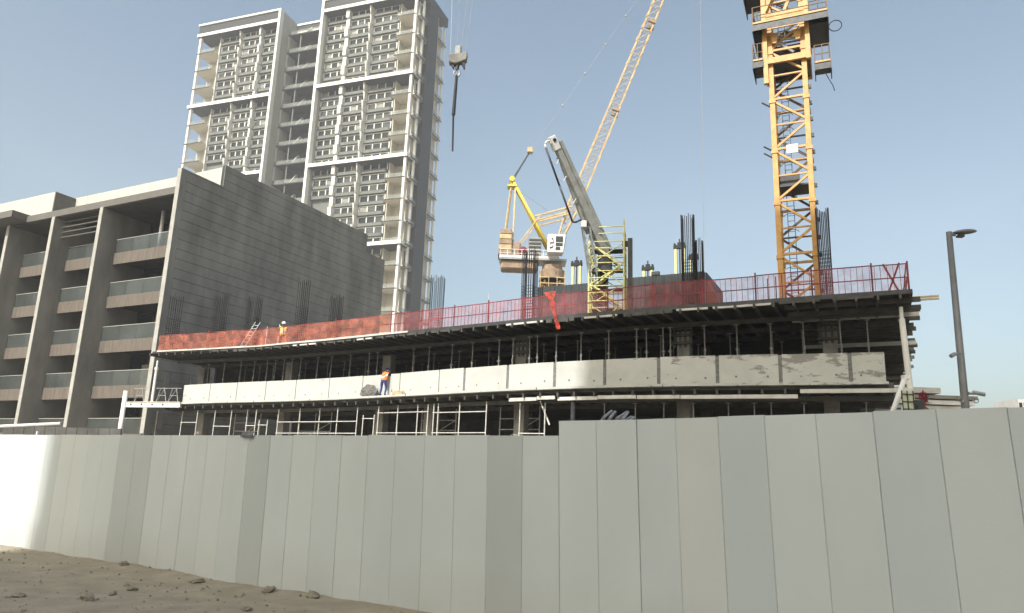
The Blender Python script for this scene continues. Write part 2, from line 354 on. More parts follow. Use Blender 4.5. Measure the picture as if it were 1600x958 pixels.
# balconies
for i in range(len(FINS)-1):
    a0, a1 = (FINS[i]+.45 if i == 0 else FINS[i]+.25), FINS[i+1]-.25
    for zb in ZB:
        mb = MB(); mb.box(a0, a1, 1.75, 4.95, zb+.35, zb+.75, LB); bal = obj('balcony', mb, M['dark_wall'], lb)  # slab coloured dark to carry the shade under the balcony
        n = max(2, round((a1-a0)/.62)); st = (a1-a0)/n
        mb = MB()
        for q in range(n): mb.box(a0+q*st+.006, a0+(q+1)*st-.006, 1.6, 1.75, zb, zb+1.05, LB)
        obj('front_cladding', mb, M['stone_brown'], bal)
        n = 4; st = (a1-a0)/n
        for q in range(n):
            mb = MB(); mb.box(a0+q*st+.015, a0+(q+1)*st-.015, 1.66, 1.685, zb+1.05, zb+2.3, LB); obj('glass_pane', mb, M['rail_glass'], bal)
        mb = MB(); mb.box(a0, a1, 1.64, 1.7, zb+2.3, zb+2.35, LB); obj('handrail', mb, M['stone_edge'], bal)
    for zb in ZB[:4]:
        for q in range(random.choice((1, 2, 2))):
            ca = random.uniform(a0+.4, a1-1.6); cw_ = random.uniform(.5, 1.3); mb = MB(); n = 7; pts = [(ca+cw_*j/n, 4.72+(.05 if j % 2 else 0)) for j in range(n+1)]
            vs = [LB(a, b, zb+.76) for a, b in pts]+[LB(a, b, zb+3.3) for a, b in pts]; mb.add(vs, [(j, j+1, n+2+j, n+1+j) for j in range(n)]); obj('curtain', mb, M['cream_wall' if random.random() < .5 else 't_curtain'], lb)
    # glazing behind, storey by storey
    for zb in [22.85]+ZB:
        z0, z1 = (zb-3.2, zb+.9) if zb == 22.85 else (zb-3.15, zb+.3)
        z0 = max(z0, .05)
        n = 4; st = (a1-a0)/n
        mb = MB()
        for q in range(n+1): mb.box(a0+q*st-.04, a0+q*st+.04, 4.82, 4.96, z0, z1, LB)
        mb.box(a0, a1, 4.83, 4.95, z1-.08, z1, LB); win = obj('window', mb, M['dark_steel'], lb)
        for q in range(n):
            if (q+i) % 3 == 2:
                mb = MB(); mb.box(a0+q*st+.05, a0+(q+1)*st-.05, 4.9, 4.99, z0, z1-.1, LB); obj('wall_panel', mb, M['stone'], win)
            else:
                mb = MB(); mb.box(a0+q*st+.05, a0+(q+1)*st-.05, 4.92, 4.95, z0, z1-.1, LB); obj('pane', mb, M['bglass'], win)
for q in range(4):
    mb = MB(); mb.box(10.0, 16.35, .75, .95, 23.45-.5*q, 23.53-.5*q, LB); obj('louvre', mb, M['fascia'], lb)
for a in (4.85, 27.0, 34):
    mb = MB(); mb.tube(LB(a, 2.5, 19.6), LB(a, 2.5, 23.8), .17, 12); obj('column', mb, M['white_metal'], lb, smooth=True)
# chairs that show white on the balconies
def chair(a, b, z, lab):
    c = thing('balcony_chair', LB(a, b, z), lab, 'chair', 'white chairs on the balconies')
    mb = MB(); mb.box(a-.25, a+.25, b-.25, b+.25, z+.4, z+.45, LB); obj('seat', mb, M['white_metal'], c)
    mb = MB(); mb.box(a-.25, a+.25, b+.21, b+.26, z+.45, z+.95, LB); obj('backrest', mb, M['white_metal'], c)
    for da in (-.22, .22):
        for db in (-.22, .22):
            mb = MB(); mb.box(a+da-.02, a+da+.02, b+db-.02, b+db+.02, z, z+.4, LB); obj('leg', mb, M['white_metal'], c)
zf = ZB[1]+.75
chair(12.6, 2.6, zf, 'white chair behind glass on middle bay balcony, second floor from top, left one'); chair(11.0, 2.6, zf, 'white chair behind glass on middle bay balcony, second floor from top, right one')
chair(14.2, 2.6, ZB[3]+.75, 'white chair on the lowest middle bay balcony'); chair(12.4, 2.6, ZB[2]+.75, 'white chair on the third balcony down in the middle bay'); chair(21, 2.6, ZB[2]+.75, 'white chair on a balcony in the left bay of the stone block')

# ------------------------------------------------------------------ tall residential tower
TW = frame(-32.98, 205.0, R(19.5))
tw = thing('residential_tower', TW(42, 10, 0), 'tall white framed apartment tower behind the stone block', 'building')
FH = 27.35/8; BELTS = [149.2, 121.75, 94.4, 67.05, 39.7, 12.3]
def tbox(name, m, par, *a):
    mb = MB(); mb.box(*a, TW); return obj(name, mb, M[m], par)
core = {}
for nm, a0, a1 in (('right_wing', .9, 34.2), ('left_wing', 52.0, 85.2)):
    mb = MB(); mb.box(a0+(6.2 if a0 < 1 else 0), a1-(0 if a0 < 1 else 7.5), 3.2, 19.0, 0, 152.8, TW); core[nm] = obj('wing_wall', mb, M['t_grey'], tw)
mb = MB(); mb.box(34.2, 52.0, 9.5, 18.5, 0, 149.5, TW); mc = obj('link_wall', mb, M['t_dark'], tw)
# frames
for a0, a1 in ((34.25, 35.15), (51.35, 52.2)):
    tbox('vertical_frame', 'white_paint', tw, a0, a1, -.6, 1.2, 0, 153.6)
tbox('flank_wall', 't_concrete', tw, 51.45, 52.1, 1.2, 14, 0, 153.4)
tbox('flank_wall', 't_concrete', tw, 34.3, 35.05, 1.2, 14, 0, 153.4)
for a0, a1 in ((-.35, 34.25), (52.2, 85.9)):
    for z in BELTS:
        bl = tbox('belt', 'white_paint', tw, a0, a1, -.6, 3.1, z-.55, z+.55)
        tbox('shade_soffit', 't_dark', bl, a0+.05, a1-.05, -.5, 6.0, z-.62, z-.553)  # thin dark plate paints the shade below the white belt
    tbox('roof_line', 'white_paint', tw, a0, a1, -.6, 1.0, 153.0, 153.6)
    tbox('roof_fascia', 't_dark', tw, a0+.3, a1-.3, -.2, 19.5, 149.76, 152.98)
tbox('roof_line', 'white_paint', tw, 35.15, 51.35, 8.6, 9.4, 152.6, 153.3)
tbox('roof_fascia', 't_dark', tw, 35.2, 51.3, 8.9, 18.4, 150.3, 152.58)
tbox('roof_line', 'white_paint', tw, 35.15, 51.35, 8.7, 9.45, 149.5, 150.28)
tbox('vent_pipe', 't_dark', tw, 40.9, 41.5, 8.3, 8.58, 147, 154.6)
# window groups
pw = {}
def window_mesh(width, n):
    k = (width, n)
    if k not in pw:
        mb = MB(); st = width/n
        for q in range(n+1): mb.box(-width/2+q*st-.16, -width/2+q*st+.16, -.25, .05, 0, 2.3)
        mb.box(-width/2, width/2, -.2, .04, 2.15, 2.42); me = mesh_of(mb, 'window'); me.materials.append(M['white_paint'])
        ps = []
        for mm in ('t_glass', 't_curtain', 't_blind'):
            pb = MB(); pb.box(-st/2+.18, st/2-.18, -.05, 0, 0, 2.12); pme = mesh_of(pb, 'pane'); pme.materials.append(M[mm]); ps.append(pme)
        pw[k] = (me, ps, st)
    return pw[k]
rotz = math.atan2(LB(0, 0, 0)[1]-LB(1, 0, 0)[1], LB(0, 0, 0)[0]-LB(1, 0, 0)[0])
T_ROT = math.atan2(TW(0, 0, 0)[1]-TW(1, 0, 0)[1], TW(0, 0, 0)[0]-TW(1, 0, 0)[0])
bal_me = {}
def balcony_mesh(width, even):
    k = (width, even)
    if k not in bal_me:
        mb = MB(); w = width/2; d = -.75 if even else -.5
        mb.box(-w, w, d, .6, -.18, .0)                       # slab
        ch = .5 if even else .3                              # the balcony turns back at its right end
        mb.add([(-w, d, 0), (w-ch, d, 0), (w-ch, d+.12, 0), (-w, d+.12, 0), (-w, d, 0.8), (w-ch, d, 0.8), (w-ch, d+.12, 0.8), (-w, d+.12, 0.8)], [(3, 2, 1, 0), (4, 5, 6, 7), (0, 1, 5, 4), (1, 2, 6, 5), (2, 3, 7, 6), (3, 0, 4, 7)])
        mb.hexa([(w-ch, d, 0), (w, d+.45, 0), (w-.1, d+.5, 0), (w-ch, d+.12, 0), (w-ch, d, 0.8), (w, d+.45, 0.8), (w-.1, d+.5, 0.8), (w-ch, d+.12, 0.8)])
        mb.box(w-.1, w, d+.45, .6, 0, 0.8)
        me = mesh_of(mb, 'balcony'); me.materials.append(M['t_grey'])
        rb = MB(); rb.box(-w, w-ch, d-.03, d+.14, -.26, -.185); rb.box(-w, w-ch, d-.02, d+.1, .81, .87); rme = mesh_of(rb, 'edge_trim'); rme.materials.append(M['t_dark'])
        bal_me[k] = (me, rme)
    return bal_me[k]
GR = [(26.6, 34.1, 3, 83), (17.6, 25.0, 3, 73), (7.9, 16.6, 3, 62), (52.3, 59.6, 3, 94), (60.6, 67.6, 3, 96), (68.8, 77.4, 3, 99)]
for gi, (a0, a1, n, zmin) in enumerate(GR):
    width = round(a1-a0, 2); c = (a0+a1)/2
    wme, pme, st = window_mesh(width, n); bb = 2.9 if gi % 3 != 1 else 2.3
    for fl_ in range(0, 40):
        z = 149.2-.55-(fl_+1)*FH + (.55)
        if z < zmin or z < 12: break
        even = (fl_ % 2 == 0)
        top_of_section = (fl_ % 8 == 7)
        bme, rme = balcony_mesh(width, even)
        if not top_of_section:
            b_ = inst('balcony', bme, TW(c, bb, z), T_ROT, tw)
            r_ = bpy.data.objects.new('edge_trim', rme); COL.objects.link(r_); r_.parent = b_
        w_ = inst('window', wme, TW(c, bb+.12, z+.62), T_ROT, tw)
        for q in range(n):
            p_ = bpy.data.objects.new('pane', pme[random.choices((0, 1, 2), (68, 24, 8))[0]]); COL.objects.link(p_); p_.parent = w_; p_.location = (-width/2+st*(q+.5), 0, 0)
    # recess wall strip beside the group and white divider seen bright in the sun
for gi, (a0, a1) in enumerate(((25.05, 26.5), (16.65, 17.55), (59.65, 60.55), (67.65, 68.75))):
    zlo = 62 if a0 < 30 else 92
    tbox('divider_back', 't_grey', tw, a0, a1, 2.9, 3.3, zlo, 149)
    for fl_ in range(0, 26):
        z = 149.2-(fl_+1)*FH
        if z < zlo: break
        mb = MB(); dep = .75 if fl_ % 2 else .2
        if gi in (0, 2):   # broad white return wall
            mb.box(a0-.1, a1-.35, dep+.2, 2.88, z+.03, z+FH-.5, TW)
        else:
            mb.hexa([TW(a0+.1, dep-.2, z), TW(a0+.55, dep+.4, z), TW(a0+.55, 2.88, z), TW(a0+.1, 2.88, z), TW(a0+.35, dep+.3, z+FH-.05), TW(a0+.8, dep-.1, z+FH-.05), TW(a0+.8, 2.88, z+FH-.05), TW(a0+.35, 2.88, z+FH-.05)])
        obj('divider_wall', mb, M['white_paint'], tw)
# corner balconies (two storeys high): right wing right end, left wing left end
def corner(a0, a1, colpos, zmin):
    lo, hi = min(a0, a1), max(a0, a1)
    tbox('corner_back_wall', 'cream_wall', tw, lo, hi, 6.0, 6.3, 0 if zmin < 70 else 60, 149)
    for k in range(1, 20):
        z = 149.2-k*2*FH
        if z < zmin: break
        if k % 4: 
            s_ = tbox('corner_slab', 'cream_wall', tw, lo, hi+.0, -.1, 5.98, z-.3, z)
            tbox('edge_trim', 't_dark', s_, lo-.02, hi, -.22, -.102, z-.36, z-.05)
        tbox('glass_rail', 't_rail_glass', tw, lo+.1, hi, .0, .06, z+.02 if k % 4 else z+.56, z+1.25 if k % 4 else z+1.5)
    tbox('corner_column', 'white_paint', tw, colpos, colpos+.75, -.05, .9, 0, 148.6)
corner(.3, 7.0, .2, 40)
corner(77.9, 85.4, 84.4, 92)
tbox('corner_column', 'white_paint', tw, 80.6, 81.3, 5.0, 5.9, 90, 148.6)
tbox('inner_side_wall', 'cream_wall', tw, 6.85, 7.1, 2.4, 5.98, 40, 148.6)
tbox('inner_side_wall', 'white_paint', tw, 77.5, 77.75, 1.9, 5.98, 92, 148.6)
# right flank of the right wing
tbox('flank_strip', 't_dark', tw, -1.0, .85, 6.7, 13.4, 0, 152.9)
tbox('flank_back', 'cream_wall', tw, 1.6, 6.8, 6.31, 19, 0, 149)
for b0, b1 in ((.9, 6.69), (13.41, 20.0)):
    tbox('flank_wall', 'cream_wall', tw, .95, 1.3, b0+.4, b1, 0, 149) if b0 > 5 else tbox('flank_wall', 'cream_wall', tw, .75, .95, 2.9, b1, 0, 149)
    for k in range(1, 20):
        z = 149.2-k*2*FH
        if z < 30: break
        s_ = tbox('flank_slab', 't_concrete', tw, -.75, .7, b0+.01, b1-.01, z-.3, z)
        tbox('edge_trim', 't_dark', s_, -.86, -.752, b0+.02, b1+.3, z-.36, z-.04)
        tbox('glass_rail', 't_rail_glass', tw, -.68, -.64, b0+.1, b1-.05, z+.02, z+1.2)
        if k % 2 and b0 > 5 or (b0 < 5 and k % 4 == 1): tbox('flank_window', 't_glass', tw, .86 if b0 > 5 else .66, .945 if b0 > 5 else .745, b0+(1 if b0 > 5 else 3.2), b0+(2.6 if b0 > 5 else 4.6), z+.3, z+5.4)
    tbox('flank_column', 'white_paint', tw, -.6, .0, b1-.8 if b0 > 5 else 3.6, b1-.15 if b0 > 5 else 4.2, 0, 149)
tbox('flank_frame', 'white_paint', tw, -.9, .9, 13.45, 13.75, 0, 149.5)
tbox('roof_edge', 't_dark', tw, -1.1, .0, -.4, 20.3, 149.8, 152.97)
tbox('left_flank_wall', 't_grey', tw, 77.6, 84.2, 6.3, 18, 60, 149)
# link balconies
for k in range(0, 14):
    z = 146.5-k*2*FH
    if z < 76: break
    s_ = tbox('link_slab', 't_dark', tw, 36.3, 51.3, 4.6, 9.48, z-.35, z)
    tbox('glass_rail', 't_rail_glass', tw, 36.4, 51.2, 4.62, 4.68, z+.02, z+1.3)
    mb = MB(); mb.hexa([TW(44.9, 4.9, z), TW(45.1, 4.9, z), TW(45.1, 9.3, z), TW(44.9, 9.3, z), TW(44.9, 8.4, z+4.5), TW(45.1, 8.4, z+4.5), TW(45.1, 9.3, z+4.5), TW(44.9, 9.3, z+4.5)])
    obj('partition_fin', mb, M['white_paint'], tw)
    tbox('side_return', 't_concrete', tw, 50.9, 51.4, 4.9, 9.3, z-6.2, z-.36)
    tbox('column', 't_grey', tw, 46.4, 46.8, 5.2, 5.6, z-6.4, z-.36)

# ------------------------------------------------------------------ the tall building behind the viewpoint whose shade lies over the hoarding
OF = frame(-32.2, -23.6, R(31))
ob = thing('neighbouring_tower', OF(-12, -8, 0), 'tall plain apartment tower behind the viewpoint shading the hoarding', 'building')
mb = MB(); mb.box(-24, 0, -16, 0, 0, 84, OF); obj('wall', mb, M['far_wall'], ob)
for k in range(24):
    mb = MB(); mb.box(-24.15, .15, -.02, .25, 3.4*k+2.9, 3.4*k+3.3, OF); obj('slab_edge', mb, M['white_paint'], ob)
    mb = MB(); mb.box(-23, -1, .0, .06, 3.4*k+.9, 3.4*k+2.6, OF); obj('window_band', mb, M['t_curtain'], ob)

# ------------------------------------------------------------------ the concrete building under construction
IN = Vector((.4509, .8926, 0)); LEFT = Vector((-.8926, .4509, 0))
def curve(pts):
    P = [Vector((x, y, 0)) for x, y in pts]; L = [0.]
    for a, b in zip(P, P[1:]): L.append(L[-1]+(b-a).length)
    def tang(i): return (P[min(i+1, len(P)-1)]-P[max(i-1, 0)]).normalized()
    def at(s, off=0., z=0.):
        if s <= 0: i, k = 0, s/(L[1]-L[0])
        elif s >= L[-1]: i, k = len(P)-2, (s-L[-2])/(L[-1]-L[-2])
        else:
            i = max(j for j in range(len(P)-1) if L[j] <= s); k = (s-L[i])/(L[i+1]-L[i])
        p = P[i]+(P[i+1]-P[i])*k; kk = min(1, max(0, k)); t = (tang(i)*(1-kk)+tang(i+1)*kk).normalized()
        return Vector((p.x-t.y*off, p.y+t.x*off, z))
    at.length = L[-1]; return at
par = curve([(-23.35, 53.88), (-21.24, 52.49), (-19.03, 51.25), (-16.81, 50.06), (-14.6, 48.84), (-12.45, 47.54), (-10.35, 46.14), (-8.3, 44.65), (-6.3, 43.1), (-4.31, 41.52),
             (-2.31, 39.96), (-.29, 38.45), (1.8, 37.03), (3.95, 35.74), (6.19, 34.59), (8.5, 33.58), (10.86, 32.66), (13.23, 31.78), (15.77, 30.74)])
dk = curve([(-25.6, 53.2), (-17.2, 49.3), (-11.1, 45.5), (-7.1, 42.8), (-1.38, 39.0), (2.13, 36.6), (4.4, 35.35), (7.18, 33.6), (9.8, 32.4), (12.56, 30.9), (14.86, 29.75), (16.3, 29.1)])
def ribbon(mb, cv, s0, s1, o0, o1, z0, z1, step=.9):
    n = max(1, int(math.ceil((s1-s0)/step)))
    for k in range(n):
        a = s0+(s1-s0)*k/n; b = s0+(s1-s0)*(k+1)/n
        mb.hexa([cv(a, o0, z0), cv(b, o0, z0), cv(b, o1, z0), cv(a, o1, z0), cv(a, o0, z1), cv(b, o0, z1), cv(b, o1, z1), cv(a, o1, z1)])
    return mb
def strip(cv, s0, s1, o0, o1, z0, z1, step=.9):      # one closed curved bar without inner faces
    n = max(1, int(math.ceil((s1-s0)/step))); mb = MB(); vs = []
    for k in range(n+1):
        s = s0+(s1-s0)*k/n; vs += [cv(s, o0, z0), cv(s, o1, z0), cv(s, o1, z1), cv(s, o0, z1)]
    fs = [(0, 1, 2, 3), (4*n+3, 4*n+2, 4*n+1, 4*n)]
    for k in range(n):
        for e in range(4): fs.append((4*k+e, 4*k+4+e, 4*k+4+(e+1) % 4, 4*k+(e+1) % 4))
    return mb.add(vs, fs)
cb = thing('concrete_frame_building', (0, 44, 0), 'unfinished concrete frame building with curved white parapet', 'building')
JN = [-.44, 2.66, 5.38, 8.11, 10.87, 13.9, 16.88, 20.09, 23.23, 25.11, 28.04, 30.86, 33.55, 36.19, 38.85, 41.54, 44.35, 45.69]
def parapet_mat(name, TONE):
    m = mat(name, TONE, .9, .05, 1.1, .35, spec=.15, bscale=14); nt = m.node_tree; n = nt.nodes; l = nt.links; b = n['Principled BSDF']
    base = b.inputs['Base Color'].links[0].from_socket
    geo = n.new('ShaderNodeNewGeometry'); sep = n.new('ShaderNodeSeparateXYZ'); l.new(geo.outputs['Position'], sep.inputs[0])
    mp = n.new('ShaderNodeMapping'); mp.inputs['Scale'].default_value = (.8, .8, 2.2); l.new(geo.outputs['Position'], mp.inputs[0])
    nz = n.new('ShaderNodeTexNoise'); nz.inputs['Scale'].default_value = 1.5; nz.inputs['Detail'].default_value = 6; nz.inputs['Roughness'].default_value = .65; l.new(mp.outputs[0], nz.inputs['Vector'])
    # bare, unpainted patches mostly on the later panels at the right and near the top edge
    xr = n.new('ShaderNodeMapRange'); xr.inputs[1].default_value = 2; xr.inputs[2].default_value = 12; xr.inputs[3].default_value = -.16; xr.inputs[4].default_value = .0; l.new(sep.outputs[0], xr.inputs[0])
    zr = n.new('ShaderNodeMapRange'); zr.inputs[1].default_value = 7.0; zr.inputs[2].default_value = 7.4; zr.inputs[3].default_value = 0; zr.inputs[4].default_value = .1; l.new(sep.outputs[2], zr.inputs[0])
    a1 = n.new('ShaderNodeMath'); a1.operation = 'ADD'; l.new(nz.outputs['Fac'], a1.inputs[0]); l.new(xr.outputs[0], a1.inputs[1])
    a2 = n.new('ShaderNodeMath'); a2.operation = 'ADD'; l.new(a1.outputs[0], a2.inputs[0]); l.new(zr.outputs[0], a2.inputs[1])
    st = n.new('ShaderNodeMapRange'); st.inputs[1].default_value = .55; st.inputs[2].default_value = .61; l.new(a2.outputs[0], st.inputs[0])
    mx = n.new('ShaderNodeMix'); mx.data_type = 'RGBA'; mx.inputs[7].default_value = (.21, .21, .2, 1); l.new(st.outputs[0], mx.inputs[0]); l.new(base, mx.inputs[6]); l.new(mx.outputs[2], b.inputs['Base Color'])
    return m
M['parapet'] = parapet_mat('white_parapet_paint', (.4, .41, .395))
for i in range(len(JN)-1):
    g0 = .03 if i < 9 else .08; g1 = .03 if i < 8 else .08
    if i == len(JN)-2: g1 = 0
    if i == 0: g0 = 0
    mb = strip(par, JN[i]+g0, JN[i+1]-g1, 0, .2, 6.1, 7.42+random.uniform(-.012, .012), .6); obj('parapet_panel', mb, M['parapet'], cb)
    if i: 
        w = .035 if i < 9 else .09
        mb = strip(par, JN[i]-w, JN[i]+w, .025, .18, 6.1, 7.39); obj('parapet_joint', mb, M['mortar'], cb)
# bolts holes left in the panels by the shutter ties
for i in range(len(JN)-1):
    for q in (.3, .8):
        s = JN[i]+(JN[i+1]-JN[i])*q; p = par(s, -.004, 6.42+random.uniform(-.03, .05)); p2 = par(s, .02, p.z)
        mb = MB(); mb.tube(p, p2, random.uniform(.035, .06), 8); obj('tie_hole', mb, M['mortar'], cb)
RB = Vector((15.77, 30.74, 0)); 
def slab_poly(cv, s0, s1, off, depth_l, depth_r, n=40):
    f = [cv(s0+(s1-s0)*k/n, off) for k in range(n+1)]
    r = f[-1]+IN*depth_r; l_ = f[0]+IN*depth_l
    return [(p.x, p.y) for p in f]+[(r.x, r.y), (l_.x, l_.y)]
mb = MB(); mb.prism(slab_poly(par, -2.2, 45.95, -.16, 22, 26), 5.84, 6.097); obj('slab', mb, M['concrete_dk'], cb)
# outer ledge pieces
s = -.4
while s < 45.6:
    e = min(s+random.uniform(2.2, 3.6), 45.9); mb = strip(par, s+.015, e-.015, -.55+random.uniform(-.03, .03), -.165, 5.98, 6.09); obj('ledge_board', mb, M['parapet'], cb); s = e
mb = MB(); mb.prism(slab_poly(par, -6, 46, 1.0, 20, 26), -.02, .06); obj('floor', mb, M['concrete_dk'], cb)
def column(s, off, z0, z1, w=.6, m='concrete_dk'):
    p = par(s, off); mb = MB(); fr = frame(p.x, p.y, R(26.8)); mb.box(-w/2, w/2, -w/2, w/2, z0, z1, fr); return obj('column', mb, M[m], cb, bevel=.02)
for s in (-6.6, -1.6, 8.0, 16.7, 27.4, 37.0, 43.7): column(s, 2.3, 6.1, 9.0, .62, 'concrete')
for s in (-6.5, -.5, 8.0, 16.7, 20.8, 27.6, 37.0, 43.6): column(s, 2.0, .06, 5.8, .62, 'concrete')
for s in range(0, 46, 7):
    for off in (9, 15):
        column(s+2, off, 6.1, 9.4); column(s+2, off, .06, 5.8)
mb = strip(par, -2, 46, 13.0, 13.3, 6.1, 9.4, 3); mb2 = strip(par, -4, 46, 13.0, 13.3, .06, 5.8, 3); obj('dark_inner_wall', mb, M['concrete_dk'], cb); obj('dark_inner_wall', mb2, M['concrete_dk'], cb)  # walls added at the back to keep both storeys dark inside
mb = MB(); q0 = par(-1.5, 3.2); q1 = par(-1.5, 14); mb.bar(q0+Vector((0, 0, 7.8)), q1+Vector((0, 0, 7.8)), .25, 3.3); obj('dark_inner_wall', mb, M['concrete_dk'], cb)  # dark wall added to block the bright view through the left end
# column starter clamps under the upper deck
for s, off in ((37.0, 2.3), (43.7, 2.3), (27.4, 2.3)):
    p = par(s, off); cf = frame(p.x, p.y, R(26.8)); mb = MB()
    for z in (8.35, 8.75, 9.05): mb.box(-.5, .5, -.48, -.36, z, z+.12, cf)
    for a in (-.4, -.13, .13, .4): mb.box(a-.05, a+.05, -.36, -.325, 8.2, 9.25, cf)
    obj('column_shutter', mb, M['beam'], cb)

# --- formwork under the lower slab edge
lf = thing('edge_formwork', par(22, 0, 5.3), 'formwork beams carrying the lower slab edge', 'formwork')
s = -2.0
while s < 45.8:
    mb = MB(); mb.bar(par(s, -.45+random.uniform(-.12, .1), 5.72), par(s, 3.8, 5.72), .1, .2); obj('secondary_beam', mb, M['beam'], lf); s += .95
for off in (.35, 3.2): obj('primary_beam', strip(par, -2, 46, off, off+.14, 5.38, 5.6, 2), M['beam'], lf)
for s0, s1, o, z in ((28.4, 30.05, -.35, 5.46), (30.1, 31.1, -.4, 5.5), (31.2, 33.3, -.3, 5.44), (33.35, 35.2, -.38, 5.46), (35.25, 37.2, -.36, 5.44), (37.25, 42.2, -.42, 5.42), (42.3, 46.6, -.62, 5.62)):
    obj('alu_beam', strip(par, s0, s1, o, o+.1, z, z+.17, 1.2), M['beam_white'], lf)
# --- left end cantilever beam with round holes
hb = thing('holed_steel_beam', (-26.0, 54.3, 5.75), 'white steel beam with round holes at the left slab end', 'beam')
p0, p1 = Vector((-28.0, 54.75, 5.92)), Vector((-23.4, 53.2, 5.92))
mb = MB(); mb.bar(p0, p1, .16, .34); obj('web', mb, M['white_paint'], hb)
mb = MB(); mb.bar(p0+Vector((0, 0, .185)), p1+Vector((0, 0, .185)), .3, .025); mb.bar(p0-Vector((0, 0, .185)), p1-Vector((0, 0, .185)), .3, .025); obj('flange', mb, M['white_paint'], hb)
nrm = Vector((-(p1-p0).y, (p1-p0).x, 0)).normalized()
for k in (.09, .29, .49, .69):
    c = p0+(p1-p0)*k; mb = MB(); mb.tube(c-nrm*.085, c-nrm*.07, .085, 12); obj('hole', mb, M['black'], hb)

# --- upper formwork deck
ud = thing('formwork_deck', dk(26, 2, 9.0), 'dark plywood formwork deck projecting over the white parapet', 'formwork')
mb = MB(); mb.prism(slab_poly(dk, -.5, dk.length, 0, 24, 30), 9.55, 9.7); obj('plywood_sheet', mb, M['ply'], ud)
s = -.4; k = 0
while s < dk.length:
    o0 = -.12-.16*random.random()
    mb = MB(); mb.bar(dk(s, o0, 9.44), dk(s, 7.5, 9.44), .09, .2); obj('secondary_beam', mb, M['beam'], ud)
    s += .82; k += 1
for off, z in ((1.9, 9.22), (4.2, 9.22), (6.4, 9.22)): obj('primary_beam', strip(dk, 0, dk.length-.4, off, off+.12, z-.11, z+.11, 2), M['beam'], ud)
s = .2
while s < dk.length-1.5:
    w = random.uniform(1.2, 2.6)
    if random.random() < .8:
        obj('edge_board', strip(dk, s, s+w, -.06, .06, 9.47 if random.random() < .6 else 9.4, 9.56, 1), M['beam_white' if random.random() < .28 else 'beam'], ud)
    s += w+random.uniform(.05, .6)
obj('edge_stop', strip(dk, 22.7, dk.length, -.05, -.008, 9.56, 9.74, 1), M['dark_steel'], ud)
s = 0
while s < 22.6:
    e = min(s+random.uniform(1.6, 3.4), 22.68); obj('lit_toe_plank', strip(dk, s+.01, e-.01, -.06+random.uniform(-.012, .012), -.01, 9.64, 9.75+random.uniform(-.02, .01), 1), M['beam_white'], ud); s = e  # pale colour paints the sunlit look of the left deck edge
# ends of beams stepping back along the right side
rc = dk(dk.length, 0)
for k in range(26):
    p = rc+IN*(.5+k*.95); ln = random.uniform(.1, .55); zz = 9.42-random.choice((0, .0, .12, .3))
    mb = MB(); mb.bar(p+LEFT*5+Vector((0, 0, zz)), p-LEFT*ln+Vector((0, 0, zz)), .1, .2); obj('secondary_beam', mb, M['beam_white' if k in (3, 9) else 'beam'], ud)
p = rc+IN*.6
for dz in (0, .2):
    mb = MB(); mb.bar(p+LEFT*1.0+Vector((0, 0, 9.42+dz*.55)), p-LEFT*(.95)+Vector((0, 0, 9.42+dz*.55)), .08, .07); obj('projecting_plank', mb, M['wood'], ud)

# --- guardrail with nets round the deck
gr = thing('edge_guardrail', dk(26, .1, 9.7), 'red edge guardrail with netting along the upper deck', 'guardrail')
GP = [0.]
while GP[-1] < dk.length-1.2: GP.append(GP[-1]+2.35)
GP[-1] = dk.length-.1
for i, s in enumerate(GP):
    mb = MB(); mb.tube(dk(s, .12, 9.45), dk(s, .12+random.uniform(-.03, .03), 10.98+random.uniform(-.02, .08)), .035, 8); obj('post', mb, M['red'], gr)
for i, (s0, s1) in enumerate(zip(GP, GP[1:])):
    for z in (10.28, 10.86):
        zz = z+random.uniform(-.02, .02); mb = MB(); n = 3
        mb.path([dk(s0+(s1-s0)*q/n, .06, zz+random.uniform(-.006, .006)) for q in range(n+1)], .026, 6); obj('rail', mb, M['red'], gr)
    left_part = s1 < 22.6
    mb = MB(); n = 14; vs = []; zs = (9.7, 9.98, 10.28, 10.56, 10.84)
    for q in range(n+1):
        s = s0+(s1-s0)*q/n
        for j, z in enumerate(zs):
            sag = (.05 if left_part else .015)*noise.noise(Vector((s*1.7, z*2, 3)))*1.6
            vs.append(dk(s, .015+sag, z+((.09 if left_part else .02)*noise.noise(Vector((s*.9, 5, z))) if j == 4 else 0)))
    nz_ = len(zs); mb.add(vs, [(q*nz_+j, (q+1)*nz_+j, (q+1)*nz_+j+1, q*nz_+j+1) for q in range(n) for j in range(nz_-1)])
    obj('net_sheet', mb, M['net_o' if left_part else 'net_p'], gr, smooth=True)
    if not left_part:
        mb = MB(); s = s0+.1
        while s < s1: mb.bar(dk(s, .05, 9.75), dk(s+random.uniform(-.02, .02), .05, 10.84), .018); s += .24
        o = obj('mesh_bars', mb, M['red'], gr); o['kind'] = 'stuff'
# return along the right side
mb = MB(); pr = [rc+IN*(.1+2.3*k)-LEFT*(-.15) for k in range(6)]
for p in pr[1:]:
    m2 = MB(); m2.tube(p+Vector((0, 0, 9.5)), p+Vector((0, 0, 10.98)), .035, 8); obj('post', m2, M['red'], gr)
for z in (10.28, 10.86):
    m2 = MB(); m2.tube(pr[0]+Vector((0, 0, z)), pr[-1]+Vector((0, 0, z)), .026, 6); obj('rail', m2, M['red'], gr)
for a, b in ((0, .5), (.35, -.1)):
    q = rc+LEFT*.5; m2 = MB(); m2.bar(q+LEFT*a+Vector((0, 0, 9.72)), q+LEFT*b+Vector((0, 0, 10.9)), .07); obj('brace', m2, M['red'], gr)
